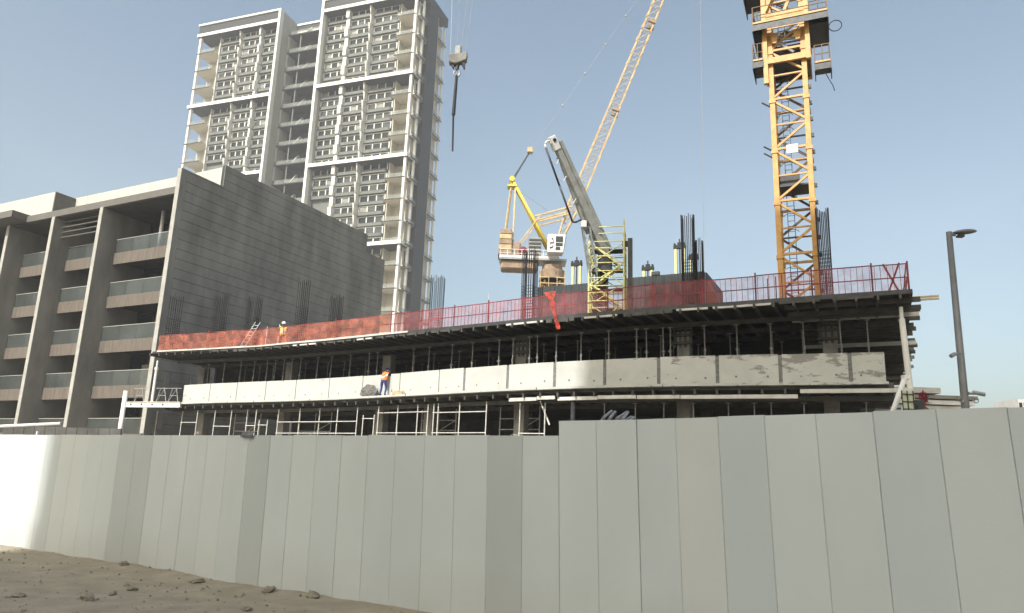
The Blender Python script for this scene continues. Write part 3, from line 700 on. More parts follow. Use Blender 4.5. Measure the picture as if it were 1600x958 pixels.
# crumpled bright net hanging over the edge
mb = MB(); vs = []; n = 16; sc = 32.2
for q in range(n+1):
    z = 11.0-2.0*q/n; wd = .2+.5*max(0, 1-q/5)+.12*noise.noise(Vector((q*.7, 1, 1)))
    for j in range(6):
        ss = sc+q*.035+wd*(j/5-.5); vs.append(dk(ss, -.16+.16*noise.noise(Vector((q*.5, j*1.3, 2))), z))
mb.add(vs, [(q*6+j, (q+1)*6+j, (q+1)*6+j+1, q*6+j+1) for q in range(n) for j in range(5)])
o = obj('loose_net', mb, M['net_v'], smooth=True); tag(o, 'crumpled bright orange net hanging over the deck edge', 'net')

# --- steel props
def prop_meshes(h):
    out = []
    a = MB(); a.tube((0, 0, 0), (0, 0, h*.62), .042, 8); a.box(-.08, .08, -.08, .08, 0, .012); out.append(('outer_tube', a))
    b = MB(); b.tube((0, 0, h*.62), (0, 0, h-.03), .031, 8); out.append(('inner_tube', b))
    c = MB(); c.tube((0, 0, h*.62-.12), (0, 0, h*.62+.02), .062, 8); c.bar((-.13, 0, h*.62-.05), (.13, 0, h*.62-.05), .025); out.append(('collar', c))
    d = MB(); d.box(-.1, .1, -.1, .1, h-.03, h); out.append(('head_plate', d))
    res = []
    for nme, m in out:
        me = mesh_of(m, nme); me.materials.append(M['prop']); res.append((nme, me))
    return res
PR = {}
def prop(p, h, label, group):
    k = round(h, 2)
    if k not in PR: PR[k] = prop_meshes(k)
    t = thing('steel_prop', p, label, 'prop', group)
    for nme, me in PR[k]:
        o = bpy.data.objects.new(nme, me); COL.objects.link(o); o.parent = t
    t.rotation_euler = (random.uniform(-.012, .012), random.uniform(-.012, .012), random.random()*3)
    return t
def ordinal(n): return str(n)+('th' if 10 < n % 100 < 14 else {1: 'st', 2: 'nd', 3: 'rd'}.get(n % 10, 'th'))
pn = 0
for s in (-1.66, .37, 2.22, 3.98, 5.35, 6.66, 7.39, 8.23, 9.0, 9.71, 11.29, 12.5, 14.23, 15.94, 16.68, 19.79, 21.07, 22.89, 24.47, 26.43, 27.37, 28.52, 29.02, 30.22, 31.71, 33.27, 34.78, 35.31, 36.15, 36.47, 38.17, 39.65, 41.16, 42.61, 44.14, 45.21):
    pn += 1; p = par(s, 1.3, 6.1); prop(tuple(p), 3.0, ordinal(pn)+' steel prop from the left in the front row behind the white parapet', 'front row props under the upper deck')
for off, grp in ((3.3, 'second row'), (6.2, 'third row')):
    s = 1.0+off*.3; pn = 0
    while s < 45:
        pn += 1; p = par(s, off+random.uniform(-.15, .15), 6.1); prop(tuple(p), 3.0, '%s prop from the left in the dim %s deep under the upper deck' % (ordinal(pn), grp), '%s props under the upper deck' % grp); s += random.uniform(1.3, 2.4)
pn = 0
for s in (31.6, 33.3, 34.9, 36.2, 37.6, 39.2, 40.3, 41.1, 42.4, 44.9):
    pn += 1; p = par(s, .75, .06); prop(tuple(p), 5.3, ordinal(pn)+' prop from the left under the lower slab above the taller hoarding', 'props under the lower slab')

# --- scaffold frames under the lower slab
def scaffold(label, verts, bars, off=.1, ztop=5.55, group=None, diag=False, heads=False):
    s0 = verts[0]; t = thing('scaffold_frame', par(s0, off, .06), label, 'scaffold', group)
    for s in verts:
        mb = MB(); mb.tube(par(s, off, .06), par(s+.03, off, ztop), .033, 8); obj('upright', mb, M['scaff'], t)
        if heads:
            mb = MB(); mb.box(-.14, .14, -.05, .05, ztop, ztop+.1); o = obj('cup_head', mb, M['concrete'], t); c = par(s+.03, off, 0); o.location = (c.x-ORG[t][0], c.y-ORG[t][1], 0-ORG[t][2])
    for z in bars:
        mb = MB(); mb.tube(par(verts[0]-.02, off-.02, z), par(verts[-1]+.02, off-.02, z-.02), .029, 8); obj('ledger', mb, M['scaff'], t)
    if diag:
        mb = MB(); mb.tube(par(verts[0], off+.05, bars[-1]), par(verts[-1], off+.05, bars[0]), .025, 6); obj('diagonal', mb, M['scaff'], t)
    return t
G_ = 'white scaffold frames under the lower slab'
scaffold('leftmost white scaffold frame under the lower slab with one crossbar', [-.38, 1.42], [4.73, 2.6], group=G_)
scaffold('second white scaffold frame from the left under the slab', [3.35, 5.0], [4.44, 2.6], group=G_)
scaffold('narrow scaffold frame, third from the left under the slab', [6.52, 7.35], [4.48, 2.6], group=G_)
scaffold('short narrow scaffold frame left of the four post bay', [7.7, 8.47], [4.52, 2.6], ztop=4.85, group=G_, heads=True)
scaffold('wide four post scaffold bay with low rail left of the bending worker', [9.4, 11.34, 13.13, 14.73, 16.49], [4.7, 3.98], group=G_)
scaffold('small scaffold frame with cup heads below the bending worker', [17.03, 17.98], [4.84, 2.7], ztop=5.05, group=G_, heads=True)
scaffold('two rail scaffold bay just right of the bending worker', [18.32, 19.95, 21.58, 22.39], [5.14, 3.97], group=G_)
scaffold('two rail scaffold bay beside the dark column', [22.84, 23.18, 24.76, 26.63], [5.05, 3.94], group=G_)
scaffold('open scaffold frame at the step of the hoarding', [28.78, 30.28], [3.88], ztop=5.4, group=G_)
for s0, lab in ((8.6, 'dim inner scaffold frame behind the four post bay'), (19.2, 'dim inner scaffold frame behind the two rail bay'), (25.4, 'dim inner scaffold frame with diagonal near the hoarding step'), (2.0, 'dim inner scaffold frame at the left end')):
    scaffold(lab, [s0, s0+1.4, s0+2.8], [4.9, 4.3, 3.6], off=2.9, group='inner scaffold frames', diag=True)
# leaning tube near the hoarding step
mb = MB(); mb.tube(par(29.9, .3, 5.5), par(30.5, .25, 4.3), .045, 8); o = obj('leaning_tube', mb, M['scaff']); tag(o, 'loose white tube leaning inside the open scaffold frame', 'tube')
mb = MB(); mb.tube(par(31.95, -.1, 5.75), par(31.95, -.1, .06), .11, 12); o = obj('drain_pipe', mb, M['rebar'], smooth=True); tag(o, 'dark rusty pipe upright below the parapet bend', 'pipe')
# trestles on the cantilever beam and white posts at the left end
for k, (x, y, lab) in enumerate(((-27.1, 54.6, 'trestle furthest left on the holed beam'), (-25.2, 54.0, 'middle trestle on the holed beam'), (-24.2, 53.7, 'trestle next to the parapet end on the holed beam'))):
    t = thing('trestle', (x, y, 6.12), lab, 'trestle', 'trestles at the left slab end'); d = (p1-p0).normalized()
    for sgn in (-.45, .45):
        mb = MB(); mb.tube(Vector((x, y, 6.12))+d*sgn, Vector((x, y, 7.15))+d*sgn*.35, .025, 6); obj('leg', mb, M['metal_grey'], t)
    mb = MB(); mb.tube(Vector((x, y, 7.12))-d*.6, Vector((x, y, 7.12))+d*.6, .025, 6); obj('top_bar', mb, M['metal_grey'], t)
    mb = MB(); mb.tube(Vector((x, y, 6.6))-d*.3, Vector((x, y, 6.6))+d*.3, .02, 6); mb.tube(Vector((x, y, 6.2))-d*.4, Vector((x, y, 7.1))+d*.2, .02, 6); obj('brace', mb, M['metal_grey'], t)
mb = MB(); mb.tube((-28.35, 55.0, 0), (-28.35, 55.0, 6.93), .17, 12); o = obj('white_post', mb, M['white_metal'], smooth=True); tag(o, 'white round post at the far left of the lower slab', 'post')
t = thing('push_pull_prop', (-25.9, 54.1, 6.1), 'white heavy duty prop standing above the holed beam', 'prop')
mb = MB(); mb.tube((-25.9, 54.1, 6.1), (-25.9, 54.1, 8.6), .1, 10); obj('outer_tube', mb, M['white_metal'], t)
mb = MB(); mb.tube((-25.9, 54.1, 8.6), (-25.9, 54.1, 9.15), .07, 10); mb.tube((-25.9, 54.1, 8.45), (-25.9, 54.1, 8.65), .14, 10); obj('inner_tube', mb, M['white_metal'], t)
# ladder and stakes on the deck behind the orange net
t = thing('ladder', (-18.3, 51.3, 9.7), 'aluminium ladder leaning up behind the orange net', 'ladder')
a_, b_ = Vector((-18.6, 50.6, 9.7)), Vector((-17.9, 51.3, 11.75))
for sg in (-.17, .17):
    mb = MB(); mb.bar(a_+Vector((sg, 0, 0)), b_+Vector((sg, 0, 0)), .05); obj('stile', mb, M['scaff'], t)
for k in range(1, 8):
    p = a_+(b_-a_)*k/8; mb = MB(); mb.bar(p-Vector((.17, 0, 0)), p+Vector((.17, 0, 0)), .03); obj('rung', mb, M['scaff'], t)
for x, y, h, lab in ((-17.1, 51.0, 1.7, 'upright stake right of the ladder on the deck'), (-16.0, 50.2, 1.75, 'upright stake between ladder and yellow vested worker'), (-1.3, 40.2, 2.0, 'thin stake standing above the mesh fence in the middle')):
    mb = MB(); mb.tube((x, y, 9.7), (x, y, 9.7+h), .03, 6); o = obj('stake', mb, M['scaff']); tag(o, lab, 'stake')

# --- starter bars
def rebar(x, y, z0, z1, w, d, n, lab, ties=True, taper=.0, group='column starter bars on the upper deck', r=.018):
    t = thing('rebar_cage', (x, y, z0), lab, 'rebar', group); fr = frame(x, y, R(26.8)); mb = MB(); pts = []
    for k in range(n):
        q = k/n*4; e = q % 1
        a, b = ((-w/2+w*e, -d/2), (w/2, -d/2+d*e), (w/2-w*e, d/2), (-w/2, d/2-d*e))[int(q)]; pts.append((a, b))
    for a, b in pts:
        zt = z1-random.uniform(0, .35); mb.bar(fr(a, b, z0), fr(a*(1+random.uniform(-.04, .1)), b, zt), r*1.6)
    o = obj('vertical_bars', mb, M['rebar'], t); o['kind'] = 'stuff'
    if ties:
        mb = MB(); z = z0+.15
        while z < z0+(z1-z0)*.62:
            c = [fr(-w/2, -d/2, z), fr(w/2, -d/2, z), fr(w/2, d/2, z), fr(-w/2, d/2, z)]
            for k in range(4): mb.bar(c[k], c[(k+1) % 4], .022)
            z += .2
        o = obj('ties', mb, M['rebar'], t); o['kind'] = 'stuff'
for x, y, z1, w, n, lab in ((-26.3, 56.6, 14.8, .8, 14, 'leftmost dark starter bars against the stone wall'), (-22.0, 54.6, 14.6, .95, 18, 'second starter bar cage from the left against the stone wall'),
        (-19.2, 53.8, 14.2, .9, 22, 'bushy starter bar cage left of the yellow vested worker'), (-15.1, 52.0, 15.2, .6, 14, 'tall narrow starter bars right of the yellow vested worker'), (-12.4, 51.0, 13.9, .7, 18, 'starter bars on the wall nearest its right end')):
    rebar(x, y, 9.7, z1, w, .7, n, lab)
rebar(-6.3, 60, 9.7, 18.0, .95, .8, 22, 'tall rebar column cage against the sky right of the tower')
rebar(1.08, 46, 9.7, 16.2, .75, .7, 20, 'rebar column beside the luffing crane counterweight', r=.022)
rebar(10.1, 41.0, 9.7, 17.1, .62, .5, 24, 'tallest pair of rebar bundles above the dark core wall', r=.022)
rebar(10.8, 41.2, 9.7, 15.7, .36, .4, 16, 'shorter rebar bundle at the right end of the core wall', r=.022)
rebar(15.35, 34.9, 9.7, 15.4, .55, .5, 30, 'dense black rebar column just right of the orange mast', r=.026)
for k, (x, y) in enumerate(((12.0, 33.6), (12.35, 33.5), (12.6, 33.4))):
    mb = MB(); mb.tube((x, y, 9.7), (x, y, 11.25+.08*k), .025, 6); o = obj('single_rebar', mb, M['rebar']); tag(o, ('left', 'middle', 'right')[k]+' of three thin bars left of the orange mast', 'rebar', 'three thin bars')

# --- core wall shutters
cf = frame(11.3, 42.0, R(26.8))
cw = thing('core_wall_formwork', cf(5, 1, 9.7), 'dark corrugated shutter wall of the stair core on deck', 'formwork')
for k in range(9):
    if k in (4,): continue
    a0 = k*1.2; mb = MB(); n = 12
    pts = []
    for q in range(n+1): pts.append((a0+.01+1.18*q/n, 0 if (q % 2) else -.07))
    vs = [cf(a, b, 9.7) for a, b in pts]+[cf(a, b, 13.95-(0 if k < 4 else .1)) for a, b in pts]
    mb.add(vs, [(q, q+1, n+2+q, n+1+q) for q in range(n)]); mb.box(a0+.01, a0+1.19, .03, .12, 9.7, 13.93-(0 if k < 4 else .1), cf); obj('formwork_panel', mb, M['core'], cw)
mb = MB(); mb.box(-.1, .0, .1, 5, 9.7, 13.9, cf); obj('side_panel', mb, M['core'], cw)
mb = MB(); mb.hexa([cf(0, .2, 9.7), cf(-1.7, .2, 9.7), cf(-1.7, .35, 9.7), cf(0, .35, 9.7), cf(0, .2, 13.6), cf(-.2, .2, 13.4), cf(-.2, .35, 13.4), cf(0, .35, 13.6)]); obj('raking_panel', mb, M['brown_ply'], cw)
for k, (a0, w) in enumerate(((-1.6, 1.1), (-2.9, .55), (-3.6, .5))):
    f2 = frame(12.6, 38.0, R(26.8)); mb = MB(); mb.box(a0, a0+w, 0, .06, 10.5, 11.2, f2)
    for aa in (a0+.05, a0+w-.1): mb.box(aa, aa+.05, .06, .11, 9.7, 11.0, f2)
    o = obj('plywood_board', mb, M['brown_ply']); tag(o, ('widest', 'middle', 'narrow right')[k]+' brown plywood board behind the mesh left of the mast', 'board', 'brown boards behind the mesh')
def jack(a, b, zb, zt, lab, w=.5):
    t = thing('climbing_jack', cf(a, b, zb), lab, 'jack', 'climbing formwork jacks')
    for sg in (-1, 1):
        mb = MB(); mb.box(a+sg*w/2-.07, a+sg*w/2+.07, b-.07, b+.07, zb, zt-.35, cf); obj('post', mb, M['lime'], t)
    mb = MB(); mb.box(a-w/2-.12, a+w/2+.12, b-.1, b+.1, zt-.5, zt-.28, cf); mb.box(a-w/2-.1, a-w/2, b-.08, b+.08, zt-.28, zt-.15, cf); mb.box(a+w/2, a+w/2+.1, b-.08, b+.08, zt-.28, zt-.15, cf); mb.box(a-.12, a+.12, b-.1, b+.1, zt-.28, zt-.12, cf); obj('crosshead', mb, M['black'], t)
    mb = MB(); mb.tube(cf(a, b, zb), cf(a, b, zt+.12), .045, 8); obj('rod', mb, M['dark_steel'], t)
jack(8.35, .6, 13.8, 15.75, 'climbing jack behind the crane cab, furthest left'); jack(7.3, 1.4, 13.8, 15.4, 'climbing jack second from left beside the pale yellow tower')
jack(3.55, .4, 13.8, 14.95, 'short climbing jack alone right of the pale yellow tower'); jack(1.6, .6, 13.8, 16.2, 'tall climbing jack left of the rebar bundles'); jack(.85, .9, 13.8, 15.5, 'low climbing jack touching the rebar bundles', .35)
mb = MB(); mb.box(2.7, 3.2, -.1, .1, 13.95, 14.2, cf); o = obj('winch_box', mb, M['dark_steel'], bevel=.03); tag(o, 'small dark box on top of the core wall', 'box')

# ------------------------------------------------------------------ pale yellow access tower and concrete placing boom
lt = frame(6.0, 38.6, R(12))
ac = thing('access_tower', lt(.95, 1, 9.7), 'pale yellow lattice access tower on the deck', 'scaffold tower')
CR = [(0, 0), (1.9, 0), (1.9, 1.9), (0, 1.9)]
HT = [15.75, 14.75, 14.75, 15.3]
for (a, b), h in zip(CR, HT):
    mb = MB(); mb.tube(lt(a, b, 9.7), lt(a, b, h), .05, 8); obj('post', mb, M['lime'], ac)
z = 9.95
k = 0
while z < 15.6:
    for i in range(4):
        if z > 14.75 and i in (1, 2): continue
        p, q = CR[i], CR[(i+1) % 4]; mb = MB(); mb.tube(lt(*p, z), lt(*q, z), .028, 6); obj('rail', mb, M['lime'], ac)
    z += .46 if k % 2 else .38; k += 1
for k in range(4):
    z0 = 9.8+1.15*k; sg = k % 2
    for b in (.35, .85):
        mb = MB(); mb.bar(lt(.25 if sg else 1.65, b, z0), lt(1.65 if sg else .25, b, z0+1.15), .045, .08); obj('stair_string', mb, M['lime'], ac)
    mb = MB()
    for q in range(1, 6):
        f_ = q/6; a = (.25+1.4*f_) if sg else (1.65-1.4*f_); mb.box(a-.1, a+.1, .35, .85, z0+1.15*f_, z0+1.15*f_+.03, lt)
    o = obj('stair_treads', mb, M['lime'], ac); o['kind'] = 'stuff'
    mb = MB(); mb.box(0.05, 1.85, 1.0, 1.8, z0+1.1, z0+1.14, lt); obj('landing', mb, M['dark_steel'], ac)
    for a0_, a1_, b_ in ((.05, 1.85, .02), (1.85, .05, .04), (.05, 1.85, 1.88)):
        mb = MB(); mb.tube(lt(a0_, b_, z0), lt(a1_, b_, z0+1.15), .026, 6); obj('brace', mb, M['lime'], ac)
    for bb_ in (.6, 1.3):
        mb = MB(); mb.tube(lt(1.88, bb_, z0), lt(1.88, bb_, z0+1.15), .024, 6); mb.tube(lt(.02, bb_, z0), lt(.02, bb_, z0+1.15), .024, 6); obj('guard_upright', mb, M['lime'], ac)
mb = MB(); mb.box(.95, 1.5, .9, 1.5, 10.5, 14.3, lt); obj('slewing_column', mb, M['dark_steel'], ac)
mb = MB(); mb.box(-.45, -.2, .2, .45, 9.7, 14.75, lt); mb.box(-.2, .1, .25, .4, 14.3, 14.6, lt); o = obj('steel_post', mb, M['dark_steel']); tag(o, 'black steel post on the right of the pale yellow tower', 'post')

bo = thing('concrete_placing_boom', (4.9, 39.6, 13.6), 'grey steel concrete placing boom raised to the left', 'placing boom')
A0, A1 = Vector((5.15, 39.6, 13.9)), Vector((2.0, 37.0, 19.45)); d = (A1-A0).normalized(); sv = d.cross(Vector((.2, -1, 0))).normalized(); uv = sv.cross(d).normalized()
def beam(mb, p, q, w0, h0, w1, h1, su=sv, uu=uv):
    return mb.hexa([p-su*w0/2-uu*h0/2, p+su*w0/2-uu*h0/2, p+su*w0/2+uu*h0/2, p-su*w0/2+uu*h0/2, q-su*w1/2-uu*h1/2, q+su*w1/2-uu*h1/2, q+su*w1/2+uu*h1/2, q-su*w1/2+uu*h1/2])
mb = MB(); beam(mb, A0, A1, .42, .5, .3, .38); arm = obj('lower_arm', mb, M['boom'], bo, bevel=.02)
B0, B1 = A0+sv*.36+d*.3-uv*.05, A1+sv*.3-d*.05
mb = MB(); beam(mb, B0, B1, .26, .4, .2, .3); obj('folded_arm', mb, M['boom'], bo, bevel=.015)
B2, B3 = A0-sv*.38+d*1.6-uv*.1, A1-sv*.02-uv*.32-d*1.2
mb = MB(); beam(mb, B2, B3, .16, .22, .12, .18); obj('folded_arm', mb, M['boom'], bo)
mb = MB(); beam(mb, A0+sv*.215-uv*.27+d*.4, A1+sv*.18-uv*.2-d*.6, .1, .06, .1, .06); obj('gap_shade_strip', mb, M['black'], bo)  # black strip added to stand for the shade in the boom's gap
for k in range(9):
    f_ = .08+.1*k; mb = MB(); c = A0+(A1-A0)*f_-uv*(.265-.05*f_); beam(mb, c-d*.03, c+d*.03, .5-.12*f_, .05, .5-.12*f_, .05); obj('stiffener', mb, M['metal_grey'], bo)
mb = MB(); c = A1+d*.12
beam(mb, c-sv*.06-d*.55, c-sv*.06+d*.25, .36, .46, .34, .46); ep = obj('end_bracket', mb, M['white_metal'], bo, bevel=.03)
mb = MB(); mb.tube(c-sv*.06-uv*.26, c-sv*.06+uv*.26, .1, 12); obj('pivot_pin', mb, M['black'], ep)
for s_, f0, f1 in ((.1, .1, .6), (.26, .3, .95), (-.1, .05, .5)):
    mb = MB(); mb.tube(A0+d*(7*f0*.9)+sv*s_-uv*.3, A0+d*(7*f1*.9)+sv*s_*.8-uv*.29, .035 if s_ != .26 else .05, 8); obj('hydraulic_line', mb, M['black' if s_ > .2 else 'dark_steel'], bo)
P0, P1 = A0+d*2.6-sv*.98, A1-d*.12-sv*.62
q1 = A0+d*2.5-sv*.5
mb = MB(); mb.path([A0+d*2.3-sv*.35, q1, q1-sv*.3, P0, P0+(P1-P0)*.5, P1], .055, 8)
pp = obj('delivery_pipe', mb, M['dark_steel'], bo, smooth=True)
mb = MB(); e = P1+d*.25; mb.path([P1, e+sv*.04, e+d*.1+sv*.2, e+sv*.4+d*.05, A1-sv*.2-d*.1], .06, 8); obj('pipe_bend', mb, M['white_metal'], bo, smooth=True)
for f_ in (.3, .62, .86):
    c0 = P0+(P1-P0)*f_; c1 = A0+(A1-A0)*(.35+.6*f_)-sv*.2; mid = (c0+c1)/2-d*.28
    mb = MB(); mb.path([c0, mid, c1], .022, 6); obj('pipe_bracket', mb, M['white_metal'], bo)
mb = MB()
for sg in (0, .38):
    for t_ in (0, .4): mb.bar(Vector((4.2+sg, 38.9+t_, 12.6)), Vector((3.75+sg, 38.7+t_, 15.3)), .08)
for k in range(6):
    z = 12.8+.45*k; x = 4.2-.45*(z-12.6)/2.7; mb.bar(Vector((x, 38.85, z)), Vector((x+.38, 38.85, z+.4)), .05)
obj('mounting_lattice', mb, M['metal_grey'], bo)
mb = MB(); mb.box(3.65, 3.95, 38.5, 38.9, 15.2, 15.6); obj('hose_bracket', mb, M['white_metal'], bo, bevel=.04)
mb = MB(); mb.box(4.75, 5.45, 39.2, 40.0, 12.9, 13.8); mb.box(4.3, 4.75, 38.9, 39.2, 12.7, 13.1); obj('slew_head', mb, M['dark_steel'], bo, bevel=.08)

# ------------------------------------------------------------------ orange tower crane mast with climbing cage
mf = frame(15.42, 36.1, R(24))             # a: 0..1.75 to the left, b: 0..1.75 inward
tc = thing('tower_crane', mf(.87, .87, 0), 'orange lattice tower crane mast with climbing cage platforms', 'crane')
MW = 1.72; SEG = 2.95; JZ = 13.42
def mast_section(z0, z1):
    mb = MB()
    for z in (z0+.06,):
        for (a, b), (c_, e_) in zip([(0, 0), (MW, 0), (MW, MW), (0, MW)], [(MW, 0), (MW, MW), (0, MW), (0, 0)]): mb.bar(mf(a, b, z), mf(c_, e_, z), .12)
    sec = obj('mast_section', mb, M['orange'], tc)
    for a, b in ((0, 0), (MW, 0), (MW, MW), (0, MW)):
        mb = MB(); fr_ = mf; mb.box(a-.13, a+.13, b-.13, b+.13, z0, z1-.012, fr_)
        mb.box(a-.17, a+.17, b-.17, b+.17, z1-.2, z1-.014, fr_); obj('leg', mb, M['orange'], sec)
    h = (z1-z0)/2
    for face in range(4):
        c = [(0, 0), (MW, 0), (MW, MW), (0, MW)]; p, q = c[face], c[(face+1) % 4]
        for j in range(2):
            a_, b_ = (p, q) if (j+face) % 2 else (q, p)
            mb = MB(); mb.bar(mf(*a_, z0+h*j+.1), mf(*b_, z0+h*(j+1)-.02), .11); obj('diagonal', mb, M['orange' if face == 0 else 'orange_in'], sec)  # faces other than the front take the shade-darkened orange
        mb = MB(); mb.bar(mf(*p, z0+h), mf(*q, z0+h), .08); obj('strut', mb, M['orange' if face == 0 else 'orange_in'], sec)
    # ladder and hoops inside
    mb = MB()
    for a in (.95, 1.3): mb.bar(mf(a, 1.2, z0), mf(a, 1.2, z1), .035)
    z = z0+.15
    while z < z1: mb.bar(mf(.95, 1.2, z), mf(1.3, 1.2, z), .025); z += .3
    for z in (z0+.6, z0+1.6, z0+2.5):
        pts = [mf(1.12+.36*math.cos(t_), 1.15-.42*abs(math.sin(t_))-.02, z) for t_ in [math.pi*q/6 for q in range(7)]]; mb.path(pts, .017, 5)
    o = obj('ladder', mb, M['dark_steel'], sec); o['kind'] = 'stuff'
mb = MB(); mb.box(-.5, MW+.5, -.5, MW+.5, 9.702, 9.95, mf); obj('base_frame', mb, M['orange_in'], tc)
z = JZ-SEG*2
while z < 36:
    mast_section(max(z, 9.96), z+SEG); z += SEG
mb = MB(); mb.box(.1, 1.6, .1, 1.6, 17.25, 17.33, mf); obj('rest_platform', mb, M['dark_steel'], tc)
mb = MB(); mb.box(.55, 1.6, .3, .42, 17.35, 18.0, mf); obj('cable_drum_guard', mb, M['dark_steel'], tc)
# name plate
mb = MB(); mb.box(.55, 1.12, -.2, -.16, 19.0, 19.48, mf); plate = obj('name_plate', mb, M['white_metal'], tc)
tx = bpy.data.curves.new('plate_text', 'FONT'); tx.body = 'TC 1'; tx.size = .22; tx.align_x = 'CENTER'; tx.align_y = 'CENTER'; tx.extrude = .003; tx.materials.append(M['ink'])
tmp = bpy.data.objects.new('plate_text', tx); COL.objects.link(tmp); tme = bpy.data.meshes.new_from_object(tmp.evaluated_get(bpy.context.evaluated_depsgraph_get())); bpy.data.objects.remove(tmp)
to = bpy.data.objects.new('plate_text', tme); COL.objects.link(to); to.parent = plate
pl = Vector(mf(.83, -.206, 19.27))-Vector(ORG[tc]); to.location = pl; to.rotation_euler = (R(90), 0, -R(24))
for z in (18.95, 19.35, 19.0+SEG):
    mb = MB(); mb.bar(mf(MW+.1, .1, z), mf(MW+.55, -.1, z+.25), .06); obj('tie_lug', mb, M['dark_steel'], tc)
for k in range(14):
    mb = MB(); zz = 10.4+k*.95; mb.box(-.28, -.14, .1, .25, zz, zz+.2, mf); obj('cable_clamp', mb, M['dark_steel'], tc)
# climbing cage
cg = MB()
E0, E1 = -.24, MW+.24
for a in (E0, E1):
    for b in (E0, E1): cg.box(a-.12, a+.12, b-.12, b+.12, 23.2 if (a == E1 and b == E0) else 24.3, 34, mf)
cage = obj('climbing_cage', cg, M['orange'], tc)
for z, hh in ((24.55, .35), (27.3, .4), (30.2, .4), (33.2, .4)):
    for (a, b), (c_, e_) in zip([(E0, E0), (E1, E0), (E1, E1), (E0, E1)], [(E1, E0), (E1, E1), (E0, E1), (E0, E0)]):
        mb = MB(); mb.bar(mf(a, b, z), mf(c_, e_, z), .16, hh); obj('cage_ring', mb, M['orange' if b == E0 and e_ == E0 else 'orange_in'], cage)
for z0, z1 in ((27.5, 30), (30.4, 33)):
    mb = MB(); mb.bar(mf(E0, E0, z1), mf(.87, E0, z0), .16); mb.bar(mf(E1, E0, z0), mf(.87, E0, z1), .16); obj('cage_brace', mb, M['orange'], cage)
mb = MB(); mb.box(.1, 1.6, .2, 1.5, 24.6, 25.6, mf); obj('jacking_unit', mb, M['dark_steel'], cage)
for a in (.25, 1.45):
    mb = MB(); mb.hexa([mf(a-.25, -.28, 26.2), mf(a+.25, -.28, 26.2), mf(a+.25, -.2, 26.2), mf(a-.25, -.2, 26.2), mf(a-.1, -.28, 25.6), mf(a+.1, -.28, 25.6), mf(a+.1, -.2, 25.6), mf(a-.1, -.2, 25.6)]); obj('guide_bracket', mb, M['orange'], cage)
mb = MB(); mb.tube(mf(.5, .05, 25.0), mf(1.4, .0, 25.9), .09, 8); mb.tube(mf(.3, .0, 25.8), mf(1.3, .1, 26.0), .07, 8); obj('hydraulic_cylinder', mb, M['metal_grey'], cage)
def platform(a0, a1, b0, b1, z, rail_z, name='work_platform'):
    mb = MB(); mb.box(a0, a1, b0, b1, z-.05, z, mf); pf = obj(name, mb, M['dark_steel'], tc)
    mb = MB(); mb.box(a0, a1, b0-.06, b0-.002, z+.0, z+.1, mf); obj('toe_board', mb, M['orange'], pf)
    mb = MB(); mb.box(a0, a1, b0-.03, b0-.002, z-.4, z-.052, mf); obj('apron', mb, M['dark_steel'], pf)
    mb = MB(); mb.box(a1+.002, a1+.05, b0, b1, z-.42, z+.05, mf); mb.box(a0-.05, a0-.002, b0, b1, z-.42, z+.05, mf); obj('side_board', mb, M['dark_steel'], pf)
    mb = MB()
    n = max(2, int((a1-a0)/1.1))
    for k in range(n+1):
        a = a0+(a1-a0)*k/n
        if a0-.01 <= a <= a1+.01 and not (E0 < a < E1): mb.bar(mf(a, b0+.04, z), mf(a, b0+.04, z+1.1), .05); mb.bar(mf(a, b1-.04, z), mf(a, b1-.04, z+1.1), .05)
    for zz in (z+.55, z+1.08): mb.bar(mf(a0, b0+.04, zz), mf(a1, b0+.04, zz), .04); mb.bar(mf(a0, b0+.04, zz), mf(a0, b1-.04, zz), .04); mb.bar(mf(a1, b0+.04, zz), mf(a1, b1-.04, zz), .04)
    o = obj('handrail', mb, M['orange_in'], pf); o['kind'] = 'stuff'
platform(-1.3, 2.5, -.85, -.37, 26.6, 1)
platform(-1.3, -.4, -.36, 2.6, 26.6, 1); platform(2.1, 2.5, -.36, 2.6, 26.6, 1)
platform(2.1, 2.6, -.4, 1.4, 24.6, 1); platform(-1.3, -.55, -.3, .9, 23.9, 1)
platform(2.2, 3.0, -.8, 2.2, 29.4, 1)
mb = MB(); pts = [mf(-1.5+.32*math.cos(t_)-.15, -.5, 25.8+.32*math.sin(t_)) for t_ in [2*math.pi*q/14 for q in range(15)]]; mb.path(pts, .025, 6); obj('cable_loop', mb, M['black'], tc)
mb = MB(); mb.path([mf(-1.0, -.3, 23.3), mf(-1.15, -.3, 22.9), mf(-1.35, -.35, 22.4), mf(-1.4, -.35, 22.1)], .025, 6); obj('hanging_cable', mb, M['black'], tc)

# ------------------------------------------------------------------ luffing crane further back
lc = thing('luffing_crane', (5.2, 95, 0), 'yellow luffing jib crane with white cab behind the core', 'crane')
def V(x, z, y=0): return Vector((x, 95+y, z))
mb = MB()
for a in (-1, 1):
    for b in (-1, 1): mb.bar(V(5.2+a, 0, b), V(5.2+a, 27.2, b), .25)
z = 12
k = 0
while z < 27:
    for b in (-1, 1): mb.bar(V(4.2, z, b), V(6.2, z+(1.9 if k % 2 else 0), b), .13); mb.bar(V(4.2, z+(0 if k % 2 else 1.9), b), V(6.2, z, b), .13)
    z += 1.9; k += 1
mst = obj('mast', mb, M['orange_in'], lc)
mb = MB()
for z in (25.6, 26.6, 27.4): mb.box(3.5, 6.9, 93.6, 96.4, z, z+.1)
for x in (3.6, 4.7, 5.8, 6.8): mb.bar(V(x, 25.6, -1.35), V(x, 28.4, -1.35), .07)
obj('mast_platform', mb, M['jib'], lc)
